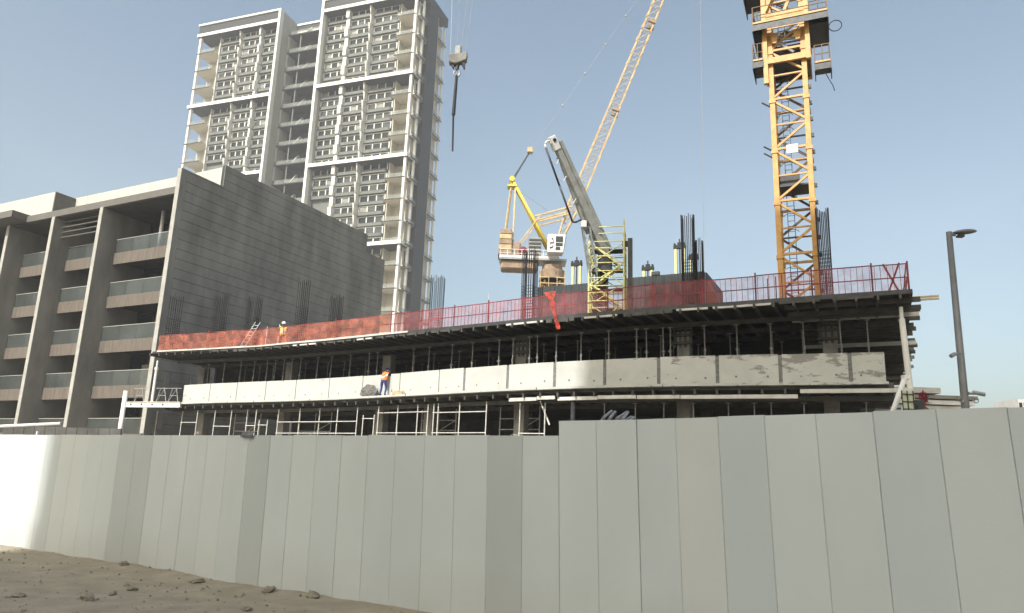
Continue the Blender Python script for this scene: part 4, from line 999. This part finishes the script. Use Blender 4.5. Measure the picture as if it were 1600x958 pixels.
mb = MB(); mb.tube(V(5.2, 27.4), V(5.2, 28.6), 1.5, 18, 1.7); mb.tube(V(5.2, 28.6), V(5.2, 29.3), 1.35, 18); obj('slewing_ring', mb, M['brown_cwt'], lc, smooth=False)
mb = MB(); mb.box(-1.9, 7.0, 93.6, 96.6, 29.75, 30.0); dkk = obj('machine_deck', mb, M['metal_grey'], lc)
mb = MB(); mb.box(-1.9, 6.0, 93.55, 93.75, 29.95, 30.3); obj('deck_beam', mb, M['white_metal'], dkk)
mb = MB(); mb.box(-1.7, 3.2, 94.0, 96.2, 28.5, 29.74); obj('underslung_ballast', mb, M['brown_cwt'], lc, bevel=.2)
for k in range(5):
    mb = MB(); mb.box(-2.1+.05*k, -.35, 93.6, 96.5, 30.35+.72*k, 31.02+.72*k); obj('counterweight_block', mb, M['jib' if k % 2 else 'brown_cwt'], lc, bevel=.06)
mb = MB(); mb.box(-.3, .8, 94, 96, 30.05, 32.3); obj('winch_housing', mb, M['brown_cwt'], lc, bevel=.1)
mb = MB(); mb.tube(V(1.2, 31, -1.2), V(1.2, 31, 1), .6, 14); obj('winch_drum', mb, M['red'], lc)
mb = MB(); mb.box(1.9, 3.6, 93.7, 95.6, 30.05, 32.9); gb = obj('power_unit', mb, M['boom'], lc, bevel=.05)
for k in range(5):
    mb = MB(); mb.box(1.95, 3.55, 93.62, 93.69, 30.4+k*.5, 30.65+k*.5); obj('grille', mb, M['dark_steel'], gb)
mb = MB()
for k in range(9):
    x = -1.8+k*.95; mb.bar(V(x, 30.0, -1.4), V(x, 31.1, -1.4), .06)
for z in (30.55, 31.1): mb.bar(V(-1.8, z, -1.4), V(5.9, z, -1.4), .06)
o = obj('deck_handrail', mb, M['white_metal'], lc); o['kind'] = 'stuff'
# cab
mb = MB(); mb.hexa([V(4.35, 30.4, -2.9), V(6.4, 30.4, -2.9), V(6.4, 30.4, -1.2), V(4.35, 30.4, -1.2), V(4.35, 32.9, -2.9), V(6.75, 32.9, -2.9), V(6.75, 32.9, -1.2), V(4.35, 32.9, -1.2)]); cab = obj('cab', mb, M['white_metal'], lc, bevel=.06)
for z0, z1, x0, x1 in ((31.85, 32.6, 5.4, 6.35), (31.3, 31.7, 5.4, 6.3), (30.75, 31.15, 5.4, 6.0)):
    mb = MB(); mb.box(x0, x1, 92.03, 92.09, z0, z1); obj('side_window', mb, M['bglass'], cab)
mb = MB(); mb.hexa([V(6.47, 30.6, -2.7), V(6.5, 30.6, -2.7), V(6.5, 30.6, -1.4), V(6.47, 30.6, -1.4), V(6.77, 32.7, -2.7), V(6.82, 32.7, -2.7), V(6.82, 32.7, -1.4), V(6.77, 32.7, -1.4)]); obj('windscreen', mb, M['bglass'], cab)
mb = MB(); y_ = -2.96      # upright black lettering marks on the cab side
for (x0, z0), (x1, z1) in (((5.0, 32.3), (5.1, 31.75)), ((4.85, 32.25), (5.0, 32.3)), ((4.7, 31.7), (5.1, 31.7)), ((4.72, 31.7), (4.72, 31.5)), ((4.7, 31.1), (4.95, 31.05)), ((4.95, 31.05), (5.05, 31.35)), ((4.62, 30.95), (4.9, 31.1))): mb.bar(V(x0, z0, y_), V(x1, z1, y_), .08)
obj('lettering', mb, M['ink'], cab)
# jib
J0, J1 = V(5.9, 32.6), V(23.2, 79.5); jd = (J1-J0).normalized(); js = Vector((0, 1, 0)); ju = js.cross(jd)
jb = MB(); hw = .8
for sx in (-1, 1):
    for sy in (-1, 1): 
        jb.bar(J0+ju*sx*.25+js*sy*.5, J0+jd*6+ju*sx*hw+js*sy*hw, .2); jb.bar(J0+jd*6+ju*sx*hw+js*sy*hw, J1+ju*sx*hw*.7+js*sy*hw*.7, .19)
jj = obj('jib', jb, M['jib'], lc)
L_ = (J1-J0).length; n = 24
for k in range(n):
    p = J0+jd*(L_*(k+.5)/n); q = J0+jd*(L_*(k+1.5)/n); w_ = hw if k > 2 else .45
    mb = MB()
    for sy in (-1, 1): mb.bar(p-ju*w_+js*sy*w_, p+ju*w_+js*sy*w_, .07); mb.bar(p-ju*w_+js*sy*w_, q+ju*w_+js*sy*w_, .06)
    for sx in (-1, 1): mb.bar(p+ju*sx*w_-js*w_, q+ju*sx*w_+js*w_, .06)
    obj('lacing', mb, M['jib'], jj)
for f_ in (.13, .42, .72):
    p = J0+jd*L_*f_; mb = MB(); 
    for sy in (-1, 1): mb.bar(p-ju*hw*.2+js*sy*hw, p+ju*hw*1.15+js*sy*hw, .4, .4)
    obj('splice', mb, M['brown_cwt'], jj)
# A-frame
TA = V(-.6, 41.4)
for sy in (-.9, .9):
    mb = MB(); mb.tube(V(4.9, 31.2, sy), TA+Vector((0, sy*.4, 0)), .24, 10, .2); obj('main_strut', mb, M['yellow'], lc, smooth=True)
    mb = MB(); mb.bar(TA+Vector((0, sy*.4, 0)), V(-1.35, 32.5, sy), .22); mb.bar(TA+Vector((.5, sy*.4, -.7)), V(-.2, 32.5, sy), .2); obj('back_leg', mb, M['jib'], lc)
    mb = MB(); mb.bar(V(-.1, 30.9, sy), V(3.5, 36.4, sy), .16); obj('raking_strut', mb, M['jib'], lc)
    mb = MB(); mb.bar(V(2.6, 36.0, sy), V(7.6, 37.6, sy), .2); mb.bar(V(3.3, 35.3, sy), V(7.4, 36.6, sy), .2); obj('jib_stop', mb, M['jib'], lc)
mb = MB(); mb.tube(TA-Vector((0, .7, 0)), TA+Vector((0, .7, 0)), .38, 14); mb.box(-1.2, .1, 94.3, 95.7, 40.3, 40.55); obj('head_sheaves', mb, M['yellow'], lc)
SB = V(1.75, 45.8)
for sy in (-.35, .35):
    mb = MB(); mb.bar(TA+Vector((.2, sy, .3)), SB+Vector((0, sy*.4, 0)), .13); obj('luffing_rope_bundle', mb, M['dark_steel'], lc)
mb = MB(); mb.box(1.35, 2.15, 94.6, 95.4, 45.5, 46.3); obj('floating_sheave', mb, M['jib'], lc, bevel=.1)
mb = MB(); mb.tube(SB, J1-ju*.8, .022, 5); obj('pendant_rope', mb, M['metal_grey'], lc)
for f_ in (.21, .36, .5, .64):
    p = SB+(J1-ju*.8-SB)*f_; mb = MB(); mb.box(p.x-.15, p.x+.15, p.y-.1, p.y+.1, p.z-.15, p.z+.15); obj('pendant_link', mb, M['metal_grey'], lc, bevel=.05)
mb = MB(); mb.tube(TA+Vector((.3, 0, -1)), V(6.8, 35.5), .03, 5); obj('trim_rope', mb, M['metal_grey'], lc)
# hoist rope of another crane, far right of the jib
mb = MB(); mb.tube((16.5, 60, 62), (16.05, 60, 9.7), .022, 5); o = obj('hoist_rope', mb, M['metal_grey']); tag(o, 'single thin steel rope hanging straight down in the sky', 'rope')

# ------------------------------------------------------------------ hook block hanging on four ropes
hk = thing('crane_hook_block', (-3.75, 40, 20.1), 'crane hook block with long dark sling hanging in the sky', 'hook block')
for x0, x1 in ((-4.25, -4.35), (-3.9, -3.85), (-3.65, -3.4), (-3.4, -3.05)):
    mb = MB(); mb.tube((x0, 40, 26.3), (x0+(x1-x0)*5, 40, 46), .014, 5); obj('rope', mb, M['metal_grey'], hk)
mb = MB(); mb.box(-3.98, -3.58, 39.8, 40.2, 26.1, 26.95); obj('sheave_housing', mb, M['boom'], hk, bevel=.1)
mb = MB(); mb.hexa([(-4.3, 39.75, 25.75), (-3.9, 39.75, 25.65), (-3.9, 40.25, 25.65), (-4.3, 40.25, 25.75), (-4.35, 39.75, 26.25), (-3.2, 39.75, 26.45), (-3.2, 40.25, 26.45), (-4.35, 40.25, 26.25)])
mb.hexa([(-3.9, 39.76, 25.65), (-3.25, 39.76, 25.95), (-3.25, 40.24, 25.95), (-3.9, 40.24, 25.65), (-3.9, 39.76, 26.3), (-3.21, 39.76, 26.4), (-3.21, 40.24, 26.4), (-3.9, 40.24, 26.3)]); obj('cheek_plate', mb, M['concrete'], hk, bevel=.04)
for x in (-4.1, -3.45):
    mb = MB(); mb.hexa([(x-.12, 39.85, 25.8), (x+.12, 39.85, 25.8), (x+.12, 40.15, 25.8), (x-.12, 40.15, 25.8), (x+.05, 39.9, 25.45), (x+.12, 39.9, 25.45), (x+.12, 40.1, 25.45), (x+.05, 40.1, 25.45)]); obj('lug', mb, M['dark_steel'], hk)
mb = MB(); mb.tube((-3.78, 40, 25.9), (-3.8, 40, 25.35), .16, 10, .1); obj('swivel', mb, M['dark_steel'], hk)
mb = MB(); pts = [(-3.8+.17*math.sin(t_), 40, 25.12+.2*math.cos(t_)) for t_ in [math.pi*2*q/12*.85 for q in range(13)]]; mb.path(pts, .06, 8); obj('hook', mb, M['metal_grey'], hk)
mb = MB(); mb.tube((-3.8, 40, 25.0), (-3.86, 40, 22.4), .085, 8, .11); obj('sling', mb, M['black'], hk)
mb = MB(); mb.tube((-3.87, 40, 22.45), (-3.79, 40, 20.1), .06, 8, .05); obj('sling_tail', mb, M['black'], hk)

# ------------------------------------------------------------------ street lamp with camera on the right
sl = thing('street_lamp', (8.66, 14, 0), 'tall grey street lamp post right of the building', 'street lamp')
mb = MB(); mb.tube((8.62, 14, 0), (8.68, 14, 6.78), .085, 14, .055); obj('pole', mb, M['lamp'], sl, smooth=True)
mb = MB(); mb.tube((8.68, 14, 6.75), (8.8, 14, 6.72), .03, 8); obj('bracket', mb, M['lamp'], sl)
bm = bmesh.new(); bmesh.ops.create_uvsphere(bm, u_segments=16, v_segments=8, radius=1)
for v in bm.verts:
    v.co = Vector((v.co.x*.24*(1 if v.co.x > 0 else 1.05), v.co.y*.11, v.co.z*(.055 if v.co.z > 0 else .04)))
hm = MB(); hm.v = [(v.co.x+9.0, v.co.y+14, v.co.z+6.79+.16*(v.co.x)*.6) for v in bm.verts]; hm.f = [tuple(v.index for v in f.verts) for f in bm.faces]; bm.free()
hd = obj('lamp_head', hm, M['lamp'], sl, smooth=True)
mb = MB(); mb.box(8.84, 8.96, 13.95, 14.05, 6.68, 6.72); obj('photocell', mb, M['dark_steel'], hd)
mb = MB(); mb.tube((8.6, 13.9, 4.3), (8.45, 13.85, 4.28), .02, 6); mb.tube((8.46, 13.85, 4.28), (8.36, 13.82, 4.23), .04, 8); obj('security_camera', mb, M['metal_grey'], sl)
mb = MB(); mb.tube((8.7, 13.95, 3.55), (8.82, 13.93, 3.55), .03, 6); mb.tube((8.78, 13.93, 3.57), (8.98, 13.9, 3.53), .038, 8); obj('floodlight', mb, M['metal_grey'], sl)
for x in (8.52, 8.8):
    mb = MB(); mb.path([(x+.05*math.cos(t_), 13.9, 3.42+.05*math.sin(t_)) for t_ in [2*math.pi*q/10 for q in range(11)]], .01, 5); obj('cable_coil', mb, M['metal_grey'], sl)
fl_l = thing('street_lamp', (31.35, 60, 0), 'small distant lamp seen behind the right slab corner', 'street lamp')
mb = MB(); mb.tube((31.3, 60, 0), (31.3, 60, 11.3), .1, 8); obj('pole', mb, M['dark_steel'], fl_l)
mb = MB(); mb.box(31.3, 32.1, 59.9, 60.1, 11.3, 11.42); obj('lamp_head', mb, M['dark_steel'], fl_l)

# ------------------------------------------------------------------ right end clutter behind the hoarding
def one(name, mb, m, lab, cat, group=None, bevel=0): return tag(obj(name, mb, M[m], bevel=bevel), lab, cat, group)
mb = MB(); mb.tube((16.25, 30.0, 8.7), (16.37, 30, 5.2), .12, 10); mb.tube((16.25, 30, 9.2), (16.25, 30, 8.7), .08, 10); mb.tube((16.37, 30, 5.2), (16.4, 30, .03), .12, 10); one('push_pull_prop', mb, 'white_metal', 'long pale prop holding the right deck corner', 'prop')
mb = MB(); mb.tube((15.2, 28.2, 5.95), (13.2, 27.6, 2.0), .1, 10); mb.box(15.1, 15.35, 28.1, 28.3, 5.9, 6.05); one('raking_prop', mb, 'white_metal', 'upper of two pale raking props near the green panel', 'prop', 'raking props')
mb = MB(); mb.tube((15.15, 28.0, 5.3), (13.7, 27.4, 2.0), .09, 10); mb.box(15.05, 15.3, 27.9, 28.1, 5.2, 5.4); one('raking_prop', mb, 'white_metal', 'lower of two pale raking props near the green panel', 'prop', 'raking props')
gp = thing('green_panel', (14.65, 27, 0), 'pale green gridded frame panel standing at right', 'panel')
mb = MB()
for x in (14.42, 14.62, 14.84): mb.bar((x, 27, 2), (x-.03, 27, 5.3), .03)
for k in range(12): mb.bar((14.42, 27, 2.2+.27*k), (14.84, 27, 2.2+.27*k), .03)
obj('frame', mb, M['dark_steel'], gp)
mb = MB(); mb.box(14.43, 14.83, 27.03, 27.06, 2, 5.28); obj('sheet', mb, M['green'], gp)
mb = MB(); mb.box(14.95, 15.3, 27.2, 27.5, 1.5, 5.0); mb.box(15.0, 15.25, 27.15, 27.19, 4.2, 4.8); one('site_cabinet', mb, 'dark_steel', 'dark cabinet next to the green panel', 'cabinet', bevel=.03)
mb = MB(); rs = random.Random(3)
for k in range(60):
    c = Vector((16.3+rs.gauss(0, .09), 29, 5.3+rs.gauss(0, .1))); d_ = Vector((rs.gauss(0, 1), rs.gauss(0, 1), rs.gauss(0, 1))).normalized()*.14; mb.bar(c-d_, c+d_, .02)
mb.tube((16.3, 29, 0), (16.3, 29, 5.4), .05, 6)
one('red_tape_bundle', mb, 'red', 'tangled red tape bundle on a stake by the green panel', 'tape')
st = thing('beam_stack', (21.5, 37.5, 0), 'stack of pale formwork beams stepping out at right', 'beam stack')
for k, (x0, x1, z, h, m) in enumerate(((18.2, 21.7, 6.55, .3, 'beam_white'), (18.4, 23.6, 6.3, .2, 'concrete'), (18.4, 23.5, 6.02, .24, 'white_metal'), (18.5, 22.9, 5.78, .2, 'beam_white'), (18.5, 22.6, 5.55, .2, 'beam_white'), (18.5, 22.3, 5.3, .22, 'concrete'), (18.5, 22.1, 5.02, .25, 'beam_white'), (18.6, 22.1, 4.7, .28, 'beam_white'), (18.6, 22.1, 4.4, .28, 'concrete'))):
    mb = MB(); mb.box(x0, x1, 37+.1*k, 39, z, z+h-.02); obj('beam', mb, M[m], st)
for x in (18.9, 21.5):
    mb = MB(); mb.box(x, x+.3, 38, 38.3, 0, 4.39); obj('leg', mb, M['dark_steel'], st)
mb = MB(); mb.path([(20.5, 36.9, 6.0), (21.6, 36.9, 5.3), (22.1, 36.9, 5.2)], .03, 6); one('loose_cable', mb, 'black', 'thin dark cable slung across the beam stack', 'cable')
bird = thing('small_crate', (20.2, 37.3, 6.85), 'tiny dark object on top of the beam stack', 'tool')
mb = MB(); mb.hexa([(20.0, 37.2, 6.85), (20.35, 37.2, 6.85), (20.35, 37.4, 6.85), (20.0, 37.4, 6.85), (19.95, 37.25, 7.1), (20.1, 37.25, 7.0), (20.1, 37.35, 7.0), (19.95, 37.35, 7.1)]); obj('body', mb, M['black'], bird)
fb = thing('distant_building', (58, 82, 0), 'pale distant building just above the hoarding at far right', 'building')
mb = MB(); mb.box(55.2, 57.2, 80, 84, 0, 11.9); obj('wall', mb, M['far_wall'], fb)
mb = MB(); mb.box(57.6, 58.6, 80, 82, 0, 11.8); obj('dark_bay', mb, M['t_dark'], fb)
for k in range(4):
    mb = MB(); mb.box(55.3+.5*k, 55.6+.5*k, 79.93, 79.99, 9.5, 11.5); obj('window', mb, M['t_glass'], fb)
for x, z, lab in ((36.3, 9.5, 'short dark post beside the lamp foot'), (52.2, 10.7, 'dark chimney pot left of the pale distant building')):
    mb = MB(); mb.box(x, x+.9, 70 if x < 40 else 80, 71 if x < 40 else 81, 0, z); mb.box(x-.1, x+1.0, 70 if x < 40 else 80, 71 if x < 40 else 81, z, z+.15); one('distant_post', mb, 'dark_steel', lab, 'post')
# grey tubes lying above the hoarding step
tb = thing('tube_stack', (2.6, 14, 0), 'bundle of grey plastic tubes above the hoarding step', 'tubes')
for k in range(9):
    x = 1.72+.06*k+.02*random.random(); z = 2.86+(.09 if k % 2 else 0)+.02*random.random(); ln = random.uniform(-.1, .15)
    mb = MB(); mb.tube((x+.0, 14, z-.12), (x+.34+ln, 15.2, z+.12), .028, 8); obj('tube', mb, M['metal_grey'], tb)
for x in (1.9, 2.7):
    mb = MB(); mb.box(x, x+.08, 14.2, 14.3, 0, 2.7); obj('rack_leg', mb, M['dark_steel'], tb)
mb = MB(); mb.box(1.7, 2.9, 14.2, 14.3, 2.71, 2.75); obj('rack_bar', mb, M['dark_steel'], tb)
# left: second fence, pipes, cloth on the hoarding
bf = thing('back_fence', (-15.5, 27, 0), 'low grey corrugated fence behind the hoarding at left', 'fence')
for k in range(11):
    p = Vector((-18.6, 27.8, 0))+Vector((.86, -.2, 0))*k*.52; q = p+Vector((.86, -.2, 0))*.5; mb = MB(); mb.bar(p+Vector((0, 0, 1.45)), q+Vector((0, 0, 1.45)), .06, 2.9+random.uniform(-.03, .03)); obj('panel', mb, M['concrete_dk'], bf)
for k, (z, m, lab, dx) in enumerate(((2.72, 'white_metal', 'upper white pipe lying at far left above the hoarding', 0), (2.45, 'white_metal', 'middle white pipe of the bundle at far left', -.4), (2.3, 'rebar', 'dark lower pipe of the bundle at far left', .2))):
    mb = MB(); mb.tube((-19.2+dx, 25, z-.15), (-14.9+dx, 25, z+(.2 if k == 0 else -.12)), .05, 8)
    for x in (-18.6, -15.6): mb.bar((x+dx, 25, 0), (x+dx, 25, z-.08), .06)
    one('stacked_pipe', mb, m, lab, 'pipe', 'pipes at the far left')
# dark rag over the hoarding top
mb = MB(); vs = []
for i in range(9):
    for j in range(5):
        u = i/8; x = -4.2+u*.24; y = fence_y(x)-.04-.03*noise.noise(Vector((i*.8, j*.9, 2))); zz = 2.23-.02*j*(.6+.5*noise.noise(Vector((i*.6, 1, 1))))-(.02 if j else -.03)
        if j == 0: y += .08
        vs.append((x, y, zz))
mb.add(vs, [(i*5+j, (i+1)*5+j, (i+1)*5+j+1, i*5+j+1) for i in range(8) for j in range(4)])
one('dark_rag', mb, 'mortar', 'dark stained rag draped over the hoarding top', 'rag')

# ------------------------------------------------------------------ workers
def worker(loc, rotz, joints, edges, rad, root, mats, label, vest, hat, zcut):
    w = thing('person', loc, label, 'person'); w.rotation_euler = (0, 0, rotz)
    names = list(joints); me = bpy.data.meshes.new('body'); me.from_pydata([joints[n] for n in names], [(names.index(a), names.index(b)) for a, b in edges], [])
    o = bpy.data.objects.new('body', me); COL.objects.link(o); sk = o.modifiers.new('skin', 'SKIN'); sk.use_smooth_shade = True
    for i, n in enumerate(names):
        r = rad.get(n, .05); me.skin_vertices[0].data[i].radius = (r, r) if not isinstance(r, tuple) else r
        me.skin_vertices[0].data[i].use_root = (n == root)
    sb = o.modifiers.new('sub', 'SUBSURF'); sb.levels = sb.render_levels = 1
    dg = bpy.context.evaluated_depsgraph_get(); bm_ = bmesh.new(); bm_.from_mesh(bpy.data.meshes.new_from_object(o.evaluated_get(dg)))
    bpy.data.objects.remove(o)
    bd = bpy.data.meshes.new('body')
    for m_ in mats: bd.materials.append(m_)
    for f in bm_.faces:
        f.smooth = True; f.material_index = zcut(f.calc_center_median())
    bm_.normal_update(); bm_.to_mesh(bd)
    ob_ = bpy.data.objects.new('body', bd); COL.objects.link(ob_); ob_.parent = w
    # vest: the torso faces again, set off from the body
    vb = bm_.copy(); kill = [f for f in vb.faces if not vest(f.calc_center_median())]; bmesh.ops.delete(vb, geom=kill, context='FACES')
    for v in vb.verts: v.co += v.normal*.022
    vm = bpy.data.meshes.new('vest'); vm.materials.append(mats[3]); vm.materials.append(M['strip'])
    for f in vb.faces:
        t_ = (f.calc_center_median()-Vector(joints['pelvis'])).dot((Vector(joints['chest'])-Vector(joints['pelvis'])).normalized()); f.material_index = 1 if (.13 < t_ < .19 or .28 < t_ < .34) else 0
    vb.to_mesh(vm); vb.free(); bm_.free()
    vo = bpy.data.objects.new('vest', vm); COL.objects.link(vo); vo.parent = w
    # helmet
    hp = Vector(joints['head']); up_ = (hp-Vector(joints['neck'])).normalized(); hb_ = bmesh.new(); bmesh.ops.create_uvsphere(hb_, u_segments=14, v_segments=10, radius=.135)
    bmesh.ops.delete(hb_, geom=[v for v in hb_.verts if v.co.z < -.02], context='VERTS'); 
    for v in hb_.verts:
        if v.co.z < .02: v.co.xy *= 1.18
        v.co.y *= 1.12
    hm_ = bpy.data.meshes.new('helmet'); hb_.to_mesh(hm_); hb_.free(); hm_.materials.append(hat)
    for p in hm_.polygons: p.use_smooth = True
    ho = bpy.data.objects.new('helmet', hm_); COL.objects.link(ho); ho.parent = w; ho.location = hp+up_*.05; ho.rotation_euler = up_.to_track_quat('Z', 'Y').to_euler()
    return w
def fingers(j, e, r, side, palm, d):
    d = Vector(d).normalized(); s = Vector((1, 0, 0)) if abs(d.x) < .8 else Vector((0, 1, 0)); s = (s-d*s.dot(d)).normalized(); bend = d.cross(s)*.02
    p = Vector(j[palm])
    for k, ln in enumerate((.075, .085, .08, .065)):
        b = p+s*(-.03+.02*k)+d*.03; n0, n1, n2 = f'{side}f{k}a', f'{side}f{k}b', f'{side}f{k}c'
        j[n0] = tuple(b); j[n1] = tuple(b+d*ln*.55+bend*.4); j[n2] = tuple(b+d*ln*.95+bend*1.6); e += [(palm, n0), (n0, n1), (n1, n2)]
        r[n0] = .011; r[n1] = .0095; r[n2] = .008
    n0, n1 = f'{side}ta', f'{side}tb'; j[n0] = tuple(p-s*.045+d*.0); j[n1] = tuple(p-s*.07+d*.045); e += [(palm, n0), (n0, n1)]; r[n0] = .013; r[n1] = .01
# person bending at the wall (local +y faces the wall)
J = dict(pelvis=(0, 0, .9), waist=(0, .06, 1.06), chest=(0, .2, 1.28), neck=(0, .32, 1.44), chin=(0, .38, 1.49), head=(0, .43, 1.56),
         ls=(-.2, .24, 1.36), le=(-.27, .4, 1.12), lw=(-.2, .5, .92), lp=(-.18, .54, .85), rs=(.2, .24, 1.36), re=(.27, .42, 1.14), rw=(.17, .55, 1.0), rp=(.15, .6, .94),
         lh=(-.11, 0, .86), lk=(-.17, .1, .48), la=(-.19, 0, .08), lt=(-.21, .17, .035), rh=(.11, 0, .86), rk=(.13, .12, .48), ra=(.13, .02, .08), rtoe=(.15, .19, .035))
Ed = [('pelvis', 'waist'), ('waist', 'chest'), ('chest', 'neck'), ('neck', 'chin'), ('chin', 'head'), ('chest', 'ls'), ('ls', 'le'), ('le', 'lw'), ('lw', 'lp'), ('chest', 'rs'), ('rs', 're'), ('re', 'rw'), ('rw', 'rp'),
      ('pelvis', 'lh'), ('lh', 'lk'), ('lk', 'la'), ('la', 'lt'), ('pelvis', 'rh'), ('rh', 'rk'), ('rk', 'ra'), ('ra', 'rtoe')]
Rd = dict(pelvis=(.15, .13), waist=(.15, .12), chest=(.18, .13), neck=.062, chin=.085, head=.1, ls=.075, le=.052, lw=.036, lp=(.04, .022), rs=.075, re=.052, rw=.036, rp=(.04, .022), lh=.1, lk=.07, la=.055, lt=.045, rh=.1, rk=.07, ra=.055, rtoe=.045)
J1_, E1_, R1_ = dict(J), list(Ed), dict(Rd); fingers(J1_, E1_, R1_, 'l', 'lp', (.1, .4, -1)); fingers(J1_, E1_, R1_, 'r', 'rp', (0, .6, -.7))
def cut1(c):
    if c.z < .09: return 2
    if c.z < .93 and c.y < .34: return 0
    if (c.z > 1.46 and c.y > .3) or (c.y > .48 and c.z < 1.0): return 1
    return 2
wp = par(19.1, -.38, 6.09); tg = par(19.4, -.38)-par(18.8, -.38)
worker(tuple(wp), math.atan2(tg.y, tg.x)+.25, J1_, E1_, R1_, 'pelvis', [M['trous'], M['skin'], M['navy'], M['vest_o']], 'worker in orange vest and blue trousers bending at the white parapet',
       lambda c: .93 < c.z < 1.42 and abs(c.x) < .2 and c.y < .36, M['hat_b'], cut1)
# person standing on the deck, hand raised to the chest
J2 = dict(J); J2.update(waist=(0, .0, 1.08), chest=(0, .01, 1.32), neck=(0, .02, 1.5), chin=(0, .05, 1.56), head=(0, .05, 1.64), ls=(-.2, .0, 1.4), le=(-.36, .05, 1.2), lw=(-.24, .24, 1.12), lp=(-.18, .3, 1.12), rs=(.2, 0, 1.4), re=(.3, -.02, 1.13), rw=(.28, .14, .92), rp=(.27, .18, .85),
        lk=(-.12, .03, .48), la=(-.13, 0, .08), lt=(-.15, .17, .035), rk=(.12, .03, .48), ra=(.13, 0, .08), rtoe=(.15, .17, .035))
E2_, R2_ = list(Ed), dict(Rd); fingers(J2, E2_, R2_, 'l', 'lp', (1, .3, 0)); fingers(J2, E2_, R2_, 'r', 'rp', (0, .3, -1))
def cut2(c):
    if c.z < .09: return 2
    if c.z < .93 and abs(c.x) < .24: return 0
    if c.z > 1.5: return 1
    if c.y > .26 or (c.z < .9 and abs(c.x) > .22): return 1
    return 2
pw_ = Vector((-15.55, 49.6, 9.7)); worker(tuple(pw_), R(205), J2, E2_, R2_, 'pelvis', [M['navy'], M['skin'], M['navy'], M['vest_y']], 'worker in yellow vest and white helmet standing on the deck behind the net',
       lambda c: .9 < c.z < 1.46 and abs(c.x) < .21, M['hat_w'], cut2)
# bag heap and timber block beside the bending worker
mb = MB(); bm = bmesh.new(); bmesh.ops.create_icosphere(bm, subdivisions=3, radius=1)
bp_ = par(17.85, -.36, 6.09); tv = (par(18.2, 0)-par(17.5, 0)).normalized(); nv = Vector((-tv.y, tv.x, 0))
for v in bm.verts:
    c = v.co*(1+.3*noise.noise(v.co*2.3)); v.co = Vector((bp_.x, bp_.y, 6.09))+tv*c.x*.72+nv*c.y*.15+Vector((0, 0, max(0, c.z*.42+.28)))
mb.v = [tuple(v.co) for v in bm.verts]; mb.f = [tuple(v.index for v in f.verts) for f in bm.faces]; bm.free()
o = obj('bag_heap', mb, M['net_grey']); tag(o, 'grey crumpled bag heap left of the bending worker', 'bag')
c = par(20.35, -.38, 6.09); mb = MB(); mb.box(c.x-.28, c.x+.28, c.y-.1, c.y+.1, 6.09, 6.26); mb.box(c.x-.2, c.x+.36, c.y-.09, c.y+.11, 6.262, 6.34); o = obj('timber_block', mb, M['wood'], bevel=.01); tag(o, 'small timber blocks right of the bending worker', 'timber')

# ------------------------------------------------------------------ dusty air
hz = MB(); hz.box(-260, 260, -140, 420, -1, 160); ho = obj('haze', hz, M['ink']); ho.data.materials.clear(); tag(ho, 'pale dusty haze in the air over the whole place', 'haze', kind='stuff')
hm = bpy.data.materials.new('dusty_air'); hm.use_nodes = True; hn = hm.node_tree.nodes; hn.remove(hn['Principled BSDF'])
pv = hn.new('ShaderNodeVolumePrincipled'); pv.inputs['Color'].default_value = (.93, .96, 1, 1); pv.inputs['Density'].default_value = .0006; pv.inputs['Anisotropy'].default_value = 0
hm.node_tree.links.new(pv.outputs[0], hn['Material Output'].inputs['Volume']); ho.data.materials.append(hm)
